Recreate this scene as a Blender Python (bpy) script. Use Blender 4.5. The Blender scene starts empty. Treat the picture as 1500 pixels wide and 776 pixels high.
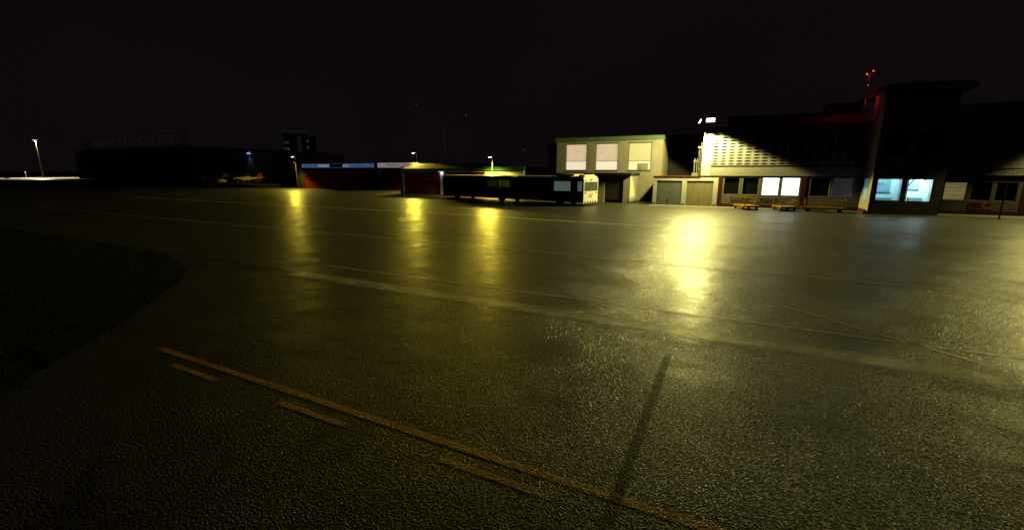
import bpy, bmesh, math, random
from mathutils import Vector, Matrix
import numpy as np

# Night apron of a small airport.  X runs along the terminal front, Y away from the
# apron into the buildings, Z up.  The layout is written in survey units of 0.75 m.
S = 0.75
R = math.radians
rnd = random.Random(7)
scn = bpy.context.scene
COL = scn.collection

# ------------------------------------------------------------------ helpers
def link(o, parent=None):
    COL.objects.link(o)
    if parent is not None:
        o.parent = parent
    return o

def tag(o, label=None, cat=None, group=None, kind=None):
    if label: o['label'] = label
    if cat: o['category'] = cat
    if group: o['group'] = group
    if kind: o['kind'] = kind
    return o

def thing(name, label, cat, loc=(0, 0, 0), rz=0.0, group=None):
    o = bpy.data.objects.new(name, None)
    o.empty_display_size = 0.3
    o.location = Vector(loc) * S
    o.rotation_euler = (0, 0, rz)
    link(o)
    o['off'] = [float(c) for c in loc]
    return tag(o, label, cat, group)

def copy_tree(o, parent=None):
    c = o.copy()
    COL.objects.link(c)
    if parent is not None:
        c.parent = parent
    for ch in list(o.children):
        copy_tree(ch, c)
    return c

class MB:
    """collects boxes, tubes and prisms; build() links them as one mesh object"""
    def __init__(self, M=None):
        self.v = []; self.f = []; self.M = M or Matrix.Identity(4)
    def add(self, vs, fs):
        b = len(self.v)
        self.v += [self.M @ Vector(p) for p in vs]
        self.f += [tuple(i + b for i in f) for f in fs]
        return self
    def box(self, x0, x1, y0, y1, z0, z1):
        x0, x1 = min(x0, x1), max(x0, x1); y0, y1 = min(y0, y1), max(y0, y1); z0, z1 = min(z0, z1), max(z0, z1)
        vs = [(x0, y0, z0), (x1, y0, z0), (x1, y1, z0), (x0, y1, z0), (x0, y0, z1), (x1, y0, z1), (x1, y1, z1), (x0, y1, z1)]
        return self.add(vs, [(0, 3, 2, 1), (4, 5, 6, 7), (0, 1, 5, 4), (1, 2, 6, 5), (2, 3, 7, 6), (3, 0, 4, 7)])
    def prism(self, pts, z0, z1):
        n = len(pts)
        vs = [(x, y, z0) for x, y in pts] + [(x, y, z1) for x, y in pts]
        fs = [tuple(range(n - 1, -1, -1)), tuple(range(n, 2 * n))]
        fs += [(i, (i + 1) % n, n + (i + 1) % n, n + i) for i in range(n)]
        return self.add(vs, fs)
    def extrude_x(self, pts, x0, x1):
        """polygon of (y,z) swept along x"""
        n = len(pts)
        vs = [(x0, y, z) for y, z in pts] + [(x1, y, z) for y, z in pts]
        fs = [tuple(range(n)), tuple(range(2 * n - 1, n - 1, -1))]
        fs += [(i, n + i, n + (i + 1) % n, (i + 1) % n) for i in range(n)]
        return self.add(vs, fs)
    def extrude_y(self, pts, y0, y1):
        n = len(pts)
        vs = [(x, y0, z) for x, z in pts] + [(x, y1, z) for x, z in pts]
        fs = [tuple(range(n)), tuple(range(2 * n - 1, n - 1, -1))]
        fs += [(i, n + i, n + (i + 1) % n, (i + 1) % n) for i in range(n)]
        return self.add(vs, fs)
    def tube(self, p, q, r0, r1=None, n=10):
        r1 = r0 if r1 is None else r1
        p, q = Vector(p), Vector(q)
        d = (q - p).normalized()
        a = d.orthogonal().normalized(); b = d.cross(a)
        vs = []
        for c, r in ((p, r0), (q, r1)):
            for i in range(n):
                t = 2 * math.pi * i / n
                vs.append(c + a * (r * math.cos(t)) + b * (r * math.sin(t)))
        fs = [tuple(range(n - 1, -1, -1)), tuple(range(n, 2 * n))]
        fs += [(i, (i + 1) % n, n + (i + 1) % n, n + i) for i in range(n)]
        return self.add(vs, fs)
    def path(self, pts, r, n=8):
        for p, q in zip(pts[:-1], pts[1:]):
            self.tube(p, q, r, r, n)
        return self
    def loft(self, rings):
        n = len(rings[0]); vs = [p for r in rings for p in r]; fs = []
        for k in range(len(rings) - 1):
            for i in range(n):
                j = (i + 1) % n
                fs.append((k * n + i, k * n + j, (k + 1) * n + j, (k + 1) * n + i))
        fs.append(tuple(range(n - 1, -1, -1)))
        fs.append(tuple((len(rings) - 1) * n + i for i in range(n)))
        return self.add(vs, fs)
    def ball(self, c, r, n=10, m=6, sz=1.0):
        rings = []
        for k in range(m + 1):
            a = -math.pi / 2 + math.pi * k / m
            rr = max(1e-4, r * math.cos(a))
            rings.append([(c[0] + rr * math.cos(2 * math.pi * i / n), c[1] + rr * math.sin(2 * math.pi * i / n), c[2] + r * sz * math.sin(a)) for i in range(n)])
        return self.loft(rings)
    def panel(self, x0, x1, z0, z1, y0, y1, holes=()):
        """upright slab between y0 and y1 with rectangular openings (xa, xb, za, zb); one closed skin"""
        xs = sorted({x0, x1, *[c for h in holes for c in h[:2]]}); zs = sorted({z0, z1, *[c for h in holes for c in h[2:]]})
        xs = [x for x in xs if x0 <= x <= x1]; zs = [z for z in zs if z0 <= z <= z1]
        nx, nz = len(xs) - 1, len(zs) - 1
        def solid(i, k):
            if i < 0 or k < 0 or i >= nx or k >= nz: return False
            cx, cz = (xs[i] + xs[i + 1]) / 2, (zs[k] + zs[k + 1]) / 2
            return not any(h[0] < cx < h[1] and h[2] < cz < h[3] for h in holes)
        vid = {}; vs = []; fs = []
        def V(i, k, s):
            key = (i, k, s)
            if key not in vid:
                vid[key] = len(vs); vs.append((xs[i], y1 if s else y0, zs[k]))
            return vid[key]
        for i in range(nx):
            for k in range(nz):
                if not solid(i, k): continue
                fs.append((V(i, k, 0), V(i + 1, k, 0), V(i + 1, k + 1, 0), V(i, k + 1, 0)))
                fs.append((V(i, k, 1), V(i, k + 1, 1), V(i + 1, k + 1, 1), V(i + 1, k, 1)))
                if not solid(i - 1, k): fs.append((V(i, k, 0), V(i, k + 1, 0), V(i, k + 1, 1), V(i, k, 1)))
                if not solid(i + 1, k): fs.append((V(i + 1, k, 0), V(i + 1, k, 1), V(i + 1, k + 1, 1), V(i + 1, k + 1, 0)))
                if not solid(i, k - 1): fs.append((V(i, k, 0), V(i, k, 1), V(i + 1, k, 1), V(i + 1, k, 0)))
                if not solid(i, k + 1): fs.append((V(i, k + 1, 0), V(i + 1, k + 1, 0), V(i + 1, k + 1, 1), V(i, k + 1, 1)))
        return self.add(vs, fs)
    def build(self, name, mat, parent=None, label=None, smooth=False, off=None, bevel=0.0, fixn=True):
        root = parent
        while root is not None and root.parent is not None:
            root = root.parent
        if off is None:
            off = Vector((0, 0, 0))
        me = bpy.data.meshes.new(name)
        me.from_pydata([(Vector(p) - Vector(off)) * S for p in self.v], [], self.f)
        if fixn:
            bm = bmesh.new(); bm.from_mesh(me)
            bmesh.ops.recalc_face_normals(bm, faces=bm.faces)
            bm.to_mesh(me); bm.free()
        me.materials.append(mat)
        if smooth:
            for p in me.polygons: p.use_smooth = True
        o = bpy.data.objects.new(name, me)
        link(o, parent)
        if bevel:
            m = o.modifiers.new('bevel', 'BEVEL'); m.width = bevel * S; m.segments = 2; m.limit_method = 'ANGLE'
        if label: o['label'] = label
        return o

# ------------------------------------------------------------------ materials
def nodes(name):
    m = bpy.data.materials.new(name); m.use_nodes = True
    nt = m.node_tree
    return m, nt, nt.nodes, nt.links, nt.nodes['Principled BSDF']

def mat(name, col, rough=0.6, spec=0.4, metal=0.0, var=0.25, scale=2.0, bump=0.0, bscale=30.0, dirt=0.0):
    """painted / rendered / bare surface with uneven colour, grime and optional grain"""
    m, nt, N, L, b = nodes(name)
    tc = N.new('ShaderNodeTexCoord')
    n1 = N.new('ShaderNodeTexNoise'); n1.inputs['Scale'].default_value = scale; n1.inputs['Detail'].default_value = 6; n1.inputs['Roughness'].default_value = 0.65
    L.new(tc.outputs['Object'], n1.inputs['Vector'])
    r = N.new('ShaderNodeMapRange'); r.inputs['From Min'].default_value = 0.3; r.inputs['From Max'].default_value = 0.72
    r.inputs['To Min'].default_value = 1 - var; r.inputs['To Max'].default_value = 1 + var * 0.4
    L.new(n1.outputs['Fac'], r.inputs['Value'])
    mx = N.new('ShaderNodeMix'); mx.data_type = 'RGBA'; mx.blend_type = 'MULTIPLY'; mx.inputs['Factor'].default_value = 1
    mx.inputs[6].default_value = (*col, 1)
    L.new(r.outputs['Result'], mx.inputs[7])
    out = mx.outputs[2]
    if dirt:
        mp = N.new('ShaderNodeMapping'); mp.inputs['Scale'].default_value = (2.5, 2.5, 0.25)
        L.new(tc.outputs['Object'], mp.inputs['Vector'])
        n2 = N.new('ShaderNodeTexNoise'); n2.inputs['Scale'].default_value = 1.6; n2.inputs['Detail'].default_value = 5
        L.new(mp.outputs['Vector'], n2.inputs['Vector'])
        r2 = N.new('ShaderNodeMapRange'); r2.inputs['From Min'].default_value = 0.5; r2.inputs['From Max'].default_value = 0.75
        r2.inputs['To Min'].default_value = 0; r2.inputs['To Max'].default_value = dirt
        L.new(n2.outputs['Fac'], r2.inputs['Value'])
        m2 = N.new('ShaderNodeMix'); m2.data_type = 'RGBA'
        m2.inputs[7].default_value = (col[0] * 0.35, col[1] * 0.32, col[2] * 0.28, 1)
        L.new(r2.outputs['Result'], m2.inputs['Factor']); L.new(out, m2.inputs[6]); out = m2.outputs[2]
    L.new(out, b.inputs['Base Color'])
    rr = N.new('ShaderNodeMapRange'); rr.inputs['To Min'].default_value = max(0.02, rough - 0.1); rr.inputs['To Max'].default_value = min(1, rough + 0.12)
    L.new(n1.outputs['Fac'], rr.inputs['Value']); L.new(rr.outputs['Result'], b.inputs['Roughness'])
    b.inputs['Specular IOR Level'].default_value = spec; b.inputs['Metallic'].default_value = metal
    if bump:
        n3 = N.new('ShaderNodeTexNoise'); n3.inputs['Scale'].default_value = bscale; n3.inputs['Detail'].default_value = 4
        L.new(tc.outputs['Object'], n3.inputs['Vector'])
        bp = N.new('ShaderNodeBump'); bp.inputs['Strength'].default_value = bump; bp.inputs['Distance'].default_value = 0.02
        L.new(n3.outputs['Fac'], bp.inputs['Height']); L.new(bp.outputs['Normal'], b.inputs['Normal'])
    return m

def glow(name, col, strength, blinds=0.0, freq=14.0, var=0.0):
    """emissive surface: lamps, lit windows and added glows; optional horizontal blind slats drawn across it"""
    m, nt, N, L, b = nodes(name)
    b.inputs['Base Color'].default_value = (0.3 * col[0], 0.3 * col[1], 0.3 * col[2], 1)
    b.inputs['Roughness'].default_value = 0.5
    b.inputs['Emission Color'].default_value = (*col, 1); b.inputs['Emission Strength'].default_value = strength
    if blinds or var:
        tc = N.new('ShaderNodeTexCoord')
        acc = None
        if blinds:
            w = N.new('ShaderNodeTexWave'); w.wave_type = 'BANDS'; w.bands_direction = 'Z'; w.inputs['Scale'].default_value = freq; w.inputs['Distortion'].default_value = 0.6; w.inputs['Detail'].default_value = 1
            L.new(tc.outputs['Object'], w.inputs['Vector'])
            r = N.new('ShaderNodeMapRange'); r.inputs['To Min'].default_value = 1 - blinds; r.inputs['To Max'].default_value = 1
            L.new(w.outputs['Fac'], r.inputs['Value']); acc = r.outputs['Result']
        if var:
            n = N.new('ShaderNodeTexNoise'); n.inputs['Scale'].default_value = 1.7; n.inputs['Detail'].default_value = 4
            L.new(tc.outputs['Object'], n.inputs['Vector'])
            r = N.new('ShaderNodeMapRange'); r.inputs['From Min'].default_value = 0.3; r.inputs['From Max'].default_value = 0.7; r.inputs['To Min'].default_value = 1 - var; r.inputs['To Max'].default_value = 1
            L.new(n.outputs['Fac'], r.inputs['Value'])
            if acc is None: acc = r.outputs['Result']
            else:
                mm = N.new('ShaderNodeMath'); mm.operation = 'MULTIPLY'; L.new(acc, mm.inputs[0]); L.new(r.outputs['Result'], mm.inputs[1]); acc = mm.outputs[0]
        mm = N.new('ShaderNodeMath'); mm.operation = 'MULTIPLY'; mm.inputs[1].default_value = strength
        L.new(acc, mm.inputs[0]); L.new(mm.outputs[0], b.inputs['Emission Strength'])
    return m

def glass(name, tint=(0.8, 0.9, 0.9), refl=0.08):
    m, nt, N, L, b = nodes(name)
    N.remove(b)
    t = N.new('ShaderNodeBsdfTransparent'); t.inputs['Color'].default_value = (*tint, 1)
    g = N.new('ShaderNodeBsdfGlossy'); g.inputs['Roughness'].default_value = 0.03
    fr = N.new('ShaderNodeFresnel'); fr.inputs['IOR'].default_value = 1.45
    mx = N.new('ShaderNodeMixShader')
    L.new(fr.outputs['Fac'], mx.inputs['Fac']); L.new(t.outputs['BSDF'], mx.inputs[1]); L.new(g.outputs['BSDF'], mx.inputs[2])
    L.new(mx.outputs['Shader'], N['Material Output'].inputs['Surface'])
    return m

def asphalt_normal(N, L, tc, strength=1.0):
    """coarse chippings: rounded stones two or three centimetres across, finer grit over them, slow unevenness
    below; returns the normal and the stones' distance field (0 on a stone, high in the pits between)"""
    g = N.new('ShaderNodeNewGeometry').outputs['Position']
    n1 = N.new('ShaderNodeTexNoise'); n1.inputs['Scale'].default_value = 48; n1.inputs['Detail'].default_value = 5; n1.inputs['Roughness'].default_value = 0.6
    v = N.new('ShaderNodeTexVoronoi'); v.feature = 'F1'; v.inputs['Scale'].default_value = 44
    n3 = N.new('ShaderNodeTexNoise'); n3.inputs['Scale'].default_value = 0.75; n3.inputs['Detail'].default_value = 2
    for n in (n1, v, n3): L.new(g, n.inputs['Vector'])
    a = N.new('ShaderNodeMath'); a.operation = 'MULTIPLY_ADD'; a.inputs[1].default_value = -0.7
    L.new(v.outputs['Distance'], a.inputs[0]); L.new(n1.outputs['Fac'], a.inputs[2])
    bp = N.new('ShaderNodeBump'); bp.inputs['Strength'].default_value = strength; bp.inputs['Distance'].default_value = 0.02; bp.inputs['Filter Width'].default_value = 0.6
    L.new(a.outputs[0], bp.inputs['Height'])
    n4 = N.new('ShaderNodeTexNoise'); n4.inputs['Scale'].default_value = 0.55; n4.inputs['Detail'].default_value = 5; L.new(g, n4.inputs['Vector'])
    w4 = N.new('ShaderNodeMapRange'); w4.inputs['From Min'].default_value = 0.35; w4.inputs['From Max'].default_value = 0.65
    w4.inputs['To Min'].default_value = 0.5 * strength; w4.inputs['To Max'].default_value = strength
    L.new(n4.outputs['Fac'], w4.inputs['Value']); L.new(w4.outputs['Result'], bp.inputs['Strength'])
    b2 = N.new('ShaderNodeBump'); b2.inputs['Strength'].default_value = 1.0; b2.inputs['Distance'].default_value = 0.042
    L.new(n3.outputs['Fac'], b2.inputs['Height']); L.new(b2.outputs['Normal'], bp.inputs['Normal'])
    b2.name = 'slow_bump'
    return bp.outputs['Normal'], v

def pitted(N, L, v, sock, pit_value):
    """roughness that turns matt in the pits between the stones and differs from stone to stone"""
    r = N.new('ShaderNodeMapRange'); r.interpolation_type = 'SMOOTHSTEP'; r.inputs['From Min'].default_value = 0.3; r.inputs['From Max'].default_value = 0.62
    L.new(v.outputs['Distance'], r.inputs['Value'])
    sp = N.new('ShaderNodeSeparateColor'); L.new(v.outputs['Color'], sp.inputs[0])
    q = N.new('ShaderNodeMath'); q.operation = 'POWER'; q.inputs[1].default_value = 3.5; L.new(sp.outputs[0], q.inputs[0])
    k = N.new('ShaderNodeMath'); k.operation = 'MAXIMUM'; L.new(r.outputs['Result'], k.inputs[0]); L.new(q.outputs[0], k.inputs[1])
    m = N.new('ShaderNodeMix'); m.data_type = 'FLOAT'; L.new(k.outputs[0], m.inputs[0]); m.inputs[3].default_value = pit_value
    if isinstance(sock, float): m.inputs[2].default_value = sock
    else: L.new(sock, m.inputs[2])
    return m.outputs[0], sp.outputs[1], r.outputs['Result']

def asphalt(name):
    m, nt, N, L, b = nodes(name)
    tc = N.new('ShaderNodeTexCoord')
    big = N.new('ShaderNodeTexNoise'); big.inputs['Scale'].default_value = 0.11; big.inputs['Detail'].default_value = 7; big.inputs['Roughness'].default_value = 0.6
    mp = N.new('ShaderNodeMapping'); mp.inputs['Scale'].default_value = (0.5, 1.5, 1)
    L.new(tc.outputs['Object'], mp.inputs['Vector']); L.new(mp.outputs['Vector'], big.inputs['Vector'])
    med = N.new('ShaderNodeTexNoise'); med.inputs['Scale'].default_value = 1.3; med.inputs['Detail'].default_value = 6
    L.new(tc.outputs['Object'], med.inputs['Vector'])
    fine = N.new('ShaderNodeTexNoise'); fine.inputs['Scale'].default_value = 42; fine.inputs['Detail'].default_value = 3
    L.new(tc.outputs['Object'], fine.inputs['Vector'])
    cr = N.new('ShaderNodeValToRGB')
    cr.color_ramp.elements[0].position = 0.3; cr.color_ramp.elements[0].color = (0.026, 0.025, 0.023, 1)
    cr.color_ramp.elements[1].position = 0.72; cr.color_ramp.elements[1].color = (0.105, 0.101, 0.092, 1)
    mixf = N.new('ShaderNodeMath'); mixf.operation = 'MULTIPLY_ADD'; mixf.inputs[1].default_value = 0.35
    L.new(fine.outputs['Fac'], mixf.inputs[0])
    m3 = N.new('ShaderNodeMath'); m3.operation = 'MULTIPLY_ADD'; m3.inputs[1].default_value = 0.4
    L.new(med.outputs['Fac'], m3.inputs[0])
    hm = N.new('ShaderNodeMath'); hm.operation = 'MULTIPLY'; hm.inputs[1].default_value = 0.26
    L.new(big.outputs['Fac'], hm.inputs[0]); L.new(hm.outputs[0], m3.inputs[2]); L.new(m3.outputs[0], mixf.inputs[2])
    L.new(mixf.outputs[0], cr.inputs['Fac'])
    rr = N.new('ShaderNodeMapRange'); rr.inputs['From Min'].default_value = 0.32; rr.inputs['From Max'].default_value = 0.68
    rr.inputs['To Min'].default_value = ROUGH[0]; rr.inputs['To Max'].default_value = ROUGH[1]
    av = N.new('ShaderNodeMath'); av.operation = 'MULTIPLY_ADD'; av.inputs[1].default_value = 0.35
    ad = N.new('ShaderNodeMath'); ad.operation = 'MULTIPLY'; ad.inputs[1].default_value = 0.65
    L.new(big.outputs['Fac'], ad.inputs[0]); L.new(med.outputs['Fac'], av.inputs[0]); L.new(ad.outputs[0], av.inputs[2])
    L.new(av.outputs[0], rr.inputs['Value'])
    # oil and tyre stains: blotches drawn out along X, matt and darker
    ms = N.new('ShaderNodeMapping'); ms.inputs['Scale'].default_value = (0.35, 0.8, 1); ms.inputs['Rotation'].default_value = (0, 0, R(8))
    L.new(tc.outputs['Object'], ms.inputs['Vector'])
    st = N.new('ShaderNodeTexNoise'); st.inputs['Scale'].default_value = 0.7; st.inputs['Detail'].default_value = 8; st.inputs['Roughness'].default_value = 0.68; st.inputs['Distortion'].default_value = 0.5
    L.new(ms.outputs['Vector'], st.inputs['Vector'])
    sm = N.new('ShaderNodeMapRange'); sm.interpolation_type = 'SMOOTHSTEP'; sm.inputs['From Min'].default_value = 0.5; sm.inputs['From Max'].default_value = 0.68
    L.new(st.outputs['Fac'], sm.inputs['Value'])
    rs = N.new('ShaderNodeMath'); rs.operation = 'MULTIPLY_ADD'; rs.inputs[1].default_value = 0.2
    L.new(sm.outputs['Result'], rs.inputs[0]); L.new(rr.outputs['Result'], rs.inputs[2]); rr = rs
    ws = N.new('ShaderNodeMapRange'); ws.inputs['To Min'].default_value = COAT[0]; ws.inputs['To Max'].default_value = COAT[0] * 0.25
    L.new(sm.outputs['Result'], ws.inputs['Value'])
    nrm, vor = asphalt_normal(N, L, tc, BUMP)
    ro, tone, pit = pitted(N, L, vor, rr.outputs[0], 0.7)
    L.new(ro, b.inputs['Roughness'])
    # stones of different tone, dark grit between them
    t1 = N.new('ShaderNodeMapRange'); t1.inputs['To Min'].default_value = 0.45; t1.inputs['To Max'].default_value = 1.6; L.new(tone, t1.inputs['Value'])
    t2 = N.new('ShaderNodeMapRange'); t2.inputs['To Min'].default_value = 1.0; t2.inputs['To Max'].default_value = 0.3; L.new(pit, t2.inputs['Value'])
    t3 = N.new('ShaderNodeMath'); t3.operation = 'MULTIPLY'; L.new(t1.outputs['Result'], t3.inputs[0]); L.new(t2.outputs['Result'], t3.inputs[1])
    t4 = N.new('ShaderNodeMapRange'); t4.inputs['To Min'].default_value = 1.0; t4.inputs['To Max'].default_value = 0.5; L.new(sm.outputs['Result'], t4.inputs['Value'])
    t5 = N.new('ShaderNodeMath'); t5.operation = 'MULTIPLY'; L.new(t3.outputs[0], t5.inputs[0]); L.new(t4.outputs['Result'], t5.inputs[1]); t3 = t5
    mc = N.new('ShaderNodeMix'); mc.data_type = 'RGBA'; mc.blend_type = 'MULTIPLY'; mc.inputs['Factor'].default_value = 1
    L.new(cr.outputs['Color'], mc.inputs[6]); L.new(t3.outputs[0], mc.inputs[7]); L.new(mc.outputs[2], b.inputs['Base Color'])
    b.inputs['Specular IOR Level'].default_value = 0.42
    L.new(nrm, b.inputs['Normal'])
    # thin film of water over everything: smooth, only following the slow unevenness
    L.new(ws.outputs['Result'], b.inputs['Coat Weight']); b.inputs['Coat IOR'].default_value = 1.33
    cro = N.new('ShaderNodeMapRange'); cro.inputs['From Min'].default_value = 0.35; cro.inputs['From Max'].default_value = 0.65
    cro.inputs['To Min'].default_value = COAT[1]; cro.inputs['To Max'].default_value = COAT[2]
    L.new(av.outputs[0], cro.inputs['Value']); L.new(cro.outputs['Result'], b.inputs['Coat Roughness'])
    L.new(N['slow_bump'].outputs['Normal'], b.inputs['Coat Normal'])
    return m

def paint(name, col, cover=0.75, rough=0.2, fade=(0.0, 0.0), edge=0.25, spec=0.42, scale=9.0):
    """worn road paint lying in the chippings: patchy, soft-edged across (Generated Y) and at the ends (Generated X)"""
    m, nt, N, L, b = nodes(name)
    tc = N.new('ShaderNodeTexCoord')
    n = N.new('ShaderNodeTexNoise'); n.inputs['Scale'].default_value = scale; n.inputs['Detail'].default_value = 6; n.inputs['Roughness'].default_value = 0.7
    n2 = N.new('ShaderNodeTexNoise'); n2.inputs['Scale'].default_value = 0.9; n2.inputs['Detail'].default_value = 3
    L.new(tc.outputs['Object'], n.inputs['Vector']); L.new(tc.outputs['Object'], n2.inputs['Vector'])
    r = N.new('ShaderNodeMapRange'); r.inputs['From Min'].default_value = 0.3; r.inputs['From Max'].default_value = 0.6
    r.inputs['To Min'].default_value = 0.5; r.inputs['To Max'].default_value = 1
    L.new(n.outputs['Fac'], r.inputs['Value'])
    r2 = N.new('ShaderNodeMapRange'); r2.inputs['From Min'].default_value = 0.3; r2.inputs['From Max'].default_value = 0.62
    r2.inputs['To Min'].default_value = 0.55; r2.inputs['To Max'].default_value = 1
    L.new(n2.outputs['Fac'], r2.inputs['Value'])
    sep = N.new('ShaderNodeSeparateXYZ'); L.new(tc.outputs['Generated'], sep.inputs[0])
    def tri(sock, w):
        a = N.new('ShaderNodeMath'); a.operation = 'PINGPONG'; a.inputs[1].default_value = 0.5; L.new(sock, a.inputs[0])
        s = N.new('ShaderNodeMapRange'); s.interpolation_type = 'SMOOTHSTEP'; s.inputs['From Max'].default_value = w; L.new(a.outputs[0], s.inputs['Value'])
        return s.outputs['Result']
    acc = r.outputs['Result']
    socks = [r2.outputs['Result'], tri(sep.outputs['Y'], edge)]
    if fade[0]: socks.append(tri(sep.outputs['X'], fade[0]))
    for s in socks:
        mm = N.new('ShaderNodeMath'); mm.operation = 'MULTIPLY'; L.new(acc, mm.inputs[0]); L.new(s, mm.inputs[1]); acc = mm.outputs[0]
    mm = N.new('ShaderNodeMath'); mm.operation = 'MULTIPLY'; mm.inputs[1].default_value = cover; mm.use_clamp = True; L.new(acc, mm.inputs[0])
    b.inputs['Base Color'].default_value = (*col, 1); b.inputs['Roughness'].default_value = rough; b.inputs['Specular IOR Level'].default_value = spec
    nrm, vor = asphalt_normal(N, L, tc, BUMP * 0.9)
    ro, tone, pit = pitted(N, L, vor, rough, 0.7)
    L.new(ro, b.inputs['Roughness']); L.new(nrm, b.inputs['Normal'])
    b.inputs['Coat Weight'].default_value = COAT[0]; b.inputs['Coat IOR'].default_value = 1.33; b.inputs['Coat Roughness'].default_value = 0.5 * (COAT[1] + COAT[2])
    L.new(N['slow_bump'].outputs['Normal'], b.inputs['Coat Normal'])
    t = N.new('ShaderNodeBsdfTransparent'); mx = N.new('ShaderNodeMixShader')
    L.new(mm.outputs[0], mx.inputs['Fac']); L.new(t.outputs['BSDF'], mx.inputs[1]); L.new(b.outputs['BSDF'], mx.inputs[2])
    L.new(mx.outputs['Shader'], N['Material Output'].inputs['Surface'])
    return m

COAT = (0.24, 0.27, 0.44); ROUGH = (0.18, 0.32); BUMP = 1.0
M = dict(
    asphalt=asphalt('wet_asphalt'),
    concrete=mat('far_concrete', (0.3, 0.29, 0.27), 0.7, bump=0.2, bscale=4),
    soil=mat('dark_turf', (0.035, 0.05, 0.022), 0.9, spec=0.1, scale=0.7, bump=0.4, bscale=8),
    blade=mat('grass_blade', (0.03, 0.044, 0.02), 0.9, spec=0.05, var=0.5, scale=3),
    cream=mat('cream_render', (0.52, 0.48, 0.42), 0.85, spec=0.2, var=0.18, scale=1.2, bump=0.25, bscale=40, dirt=0.35),
    white=mat('pale_render', (0.82, 0.81, 0.82), 0.85, spec=0.2, var=0.12, scale=1.5, bump=0.2, bscale=35, dirt=0.2),
    block=mat('pale_blockwork', (0.56, 0.55, 0.58), 0.85, spec=0.2, var=0.18, scale=3, bump=0.25, bscale=40, dirt=0.3),
    rough=mat('roughcast', (0.5, 0.48, 0.45), 0.95, spec=0.1, var=0.3, scale=6, bump=1.0, bscale=9),
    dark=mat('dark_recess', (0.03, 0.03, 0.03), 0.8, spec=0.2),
    grey=mat('weathered_grey', (0.16, 0.16, 0.155), 0.7, dirt=0.4),
    olive=mat('olive_panel', (0.23, 0.205, 0.17), 0.7, var=0.2, dirt=0.35),
    frame=mat('window_frame', (0.36, 0.33, 0.22), 0.55, var=0.1),
    red=mat('dark_red_paint', (0.11, 0.012, 0.01), 0.6, var=0.25, dirt=0.4),
    redoor=mat('red_door_paint', (0.33, 0.022, 0.012), 0.5, var=0.2, scale=4, dirt=0.3),
    green=mat('green_roof_edge', (0.05, 0.2, 0.14), 0.5, var=0.2),
    palegreen=mat('pale_green_edge', (0.17, 0.25, 0.17), 0.5, var=0.2),
    roofbrown=mat('brown_roof', (0.055, 0.035, 0.018), 0.8, var=0.3, bump=0.3),
    bitumen=mat('bitumen_roof', (0.04, 0.04, 0.042), 0.85, var=0.3),
    whitemetal=mat('white_metal', (0.7, 0.7, 0.68), 0.45, var=0.1, dirt=0.25),
    doorgrey=mat('bluish_garage_door', (0.25, 0.29, 0.27), 0.6, var=0.12, dirt=0.25),
    doorbeige=mat('beige_garage_door', (0.42, 0.35, 0.22), 0.6, var=0.1, dirt=0.25),
    steel=mat('galvanised_steel', (0.42, 0.42, 0.41), 0.4, metal=0.7, var=0.2, scale=6),
    black=mat('black_paint', (0.02, 0.02, 0.02), 0.5),
    rubber=mat('tyre_rubber', (0.025, 0.025, 0.025), 0.8, spec=0.3),
    rim=mat('wheel_rim', (0.22, 0.22, 0.21), 0.4, metal=0.5),
    busdark=mat('bus_side_paint', (0.08, 0.085, 0.09), 0.35, spec=0.5, var=0.1, dirt=0.2),
    buswhite=mat('bus_white_paint', (0.7, 0.69, 0.62), 0.35, spec=0.5, var=0.1, scale=4, dirt=0.3),
    yellow=mat('yellow_trolley_paint', (0.3, 0.15, 0.01), 0.5, var=0.35, scale=5, dirt=0.4),
    orange=mat('orange_sign_paint', (0.55, 0.2, 0.02), 0.5, var=0.2),
    planew=mat('aircraft_white', (0.68, 0.6, 0.5), 0.3, spec=0.5, var=0.1),
    planer=mat('aircraft_red', (0.6, 0.02, 0.015), 0.35, spec=0.5, var=0.1),
    ink=mat('dark_lettering', (0.02, 0.02, 0.022), 0.6),
    redink=mat('maroon_lettering', (0.2, 0.03, 0.03), 0.6),
    bark=mat('bark', (0.05, 0.04, 0.03), 0.9),
    leaf=mat('tree_leaf', (0.05, 0.075, 0.025), 0.7, spec=0.3, var=0.5, scale=2),
    plaster=mat('room_plaster', (0.62, 0.72, 0.74), 0.8, var=0.1),
    board=mat('blue_grey_board', (0.2, 0.31, 0.38), 0.5, var=0.12, scale=1.0),
    teal=mat('turquoise_plate', (0.12, 0.42, 0.45), 0.5),
    busglass=glass('bus_glass', (0.36, 0.41, 0.38)),
    clear=glass('window_glass', (0.86, 0.93, 0.94)),
    darkglass=mat('dark_window_glass', (0.012, 0.014, 0.010), 0.12, spec=0.5, var=0.1),
)
LED = glow('white_lamp_lens', (0.96, 0.97, 1.0), 9.0)

# ------------------------------------------------------------------ ground
def sheet(name, pts, z, material, kind='structure', label=None, cat=None):
    mb = MB(); mb.add([(x, y, z) for x, y in pts], [tuple(range(len(pts)))])
    o = mb.build(name, material, fixn=False)
    if o.data.polygons[0].normal.z < 0: o.data.flip_normals()
    return tag(o, label, cat, None, kind)

sheet('grassland', [(-2500, -900), (1500, -900), (1500, 2500), (-2500, 2500)], -0.012, M['soil'])
sheet('apron', [(-200, -38.7), (-151.7, -14.5), (-121.85, 0.39), (-85.3, 17.7), (-40, 38), (60, 60), (110, -40), (60, -120), (-60, -130), (-230, -95)], 0.0, M['asphalt'])
sheet('hangar_apron', [(-330, 22), (-175, 18), (-100, 36), (-96, 50), (-330, 50)], -0.004, M['asphalt'])
sheet('far_apron', [(-352, 15.0), (-292, 42.6), (-300, 75), (-420, 120), (-520, 60), (-470, -20)], -0.004, M['concrete'])

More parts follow.
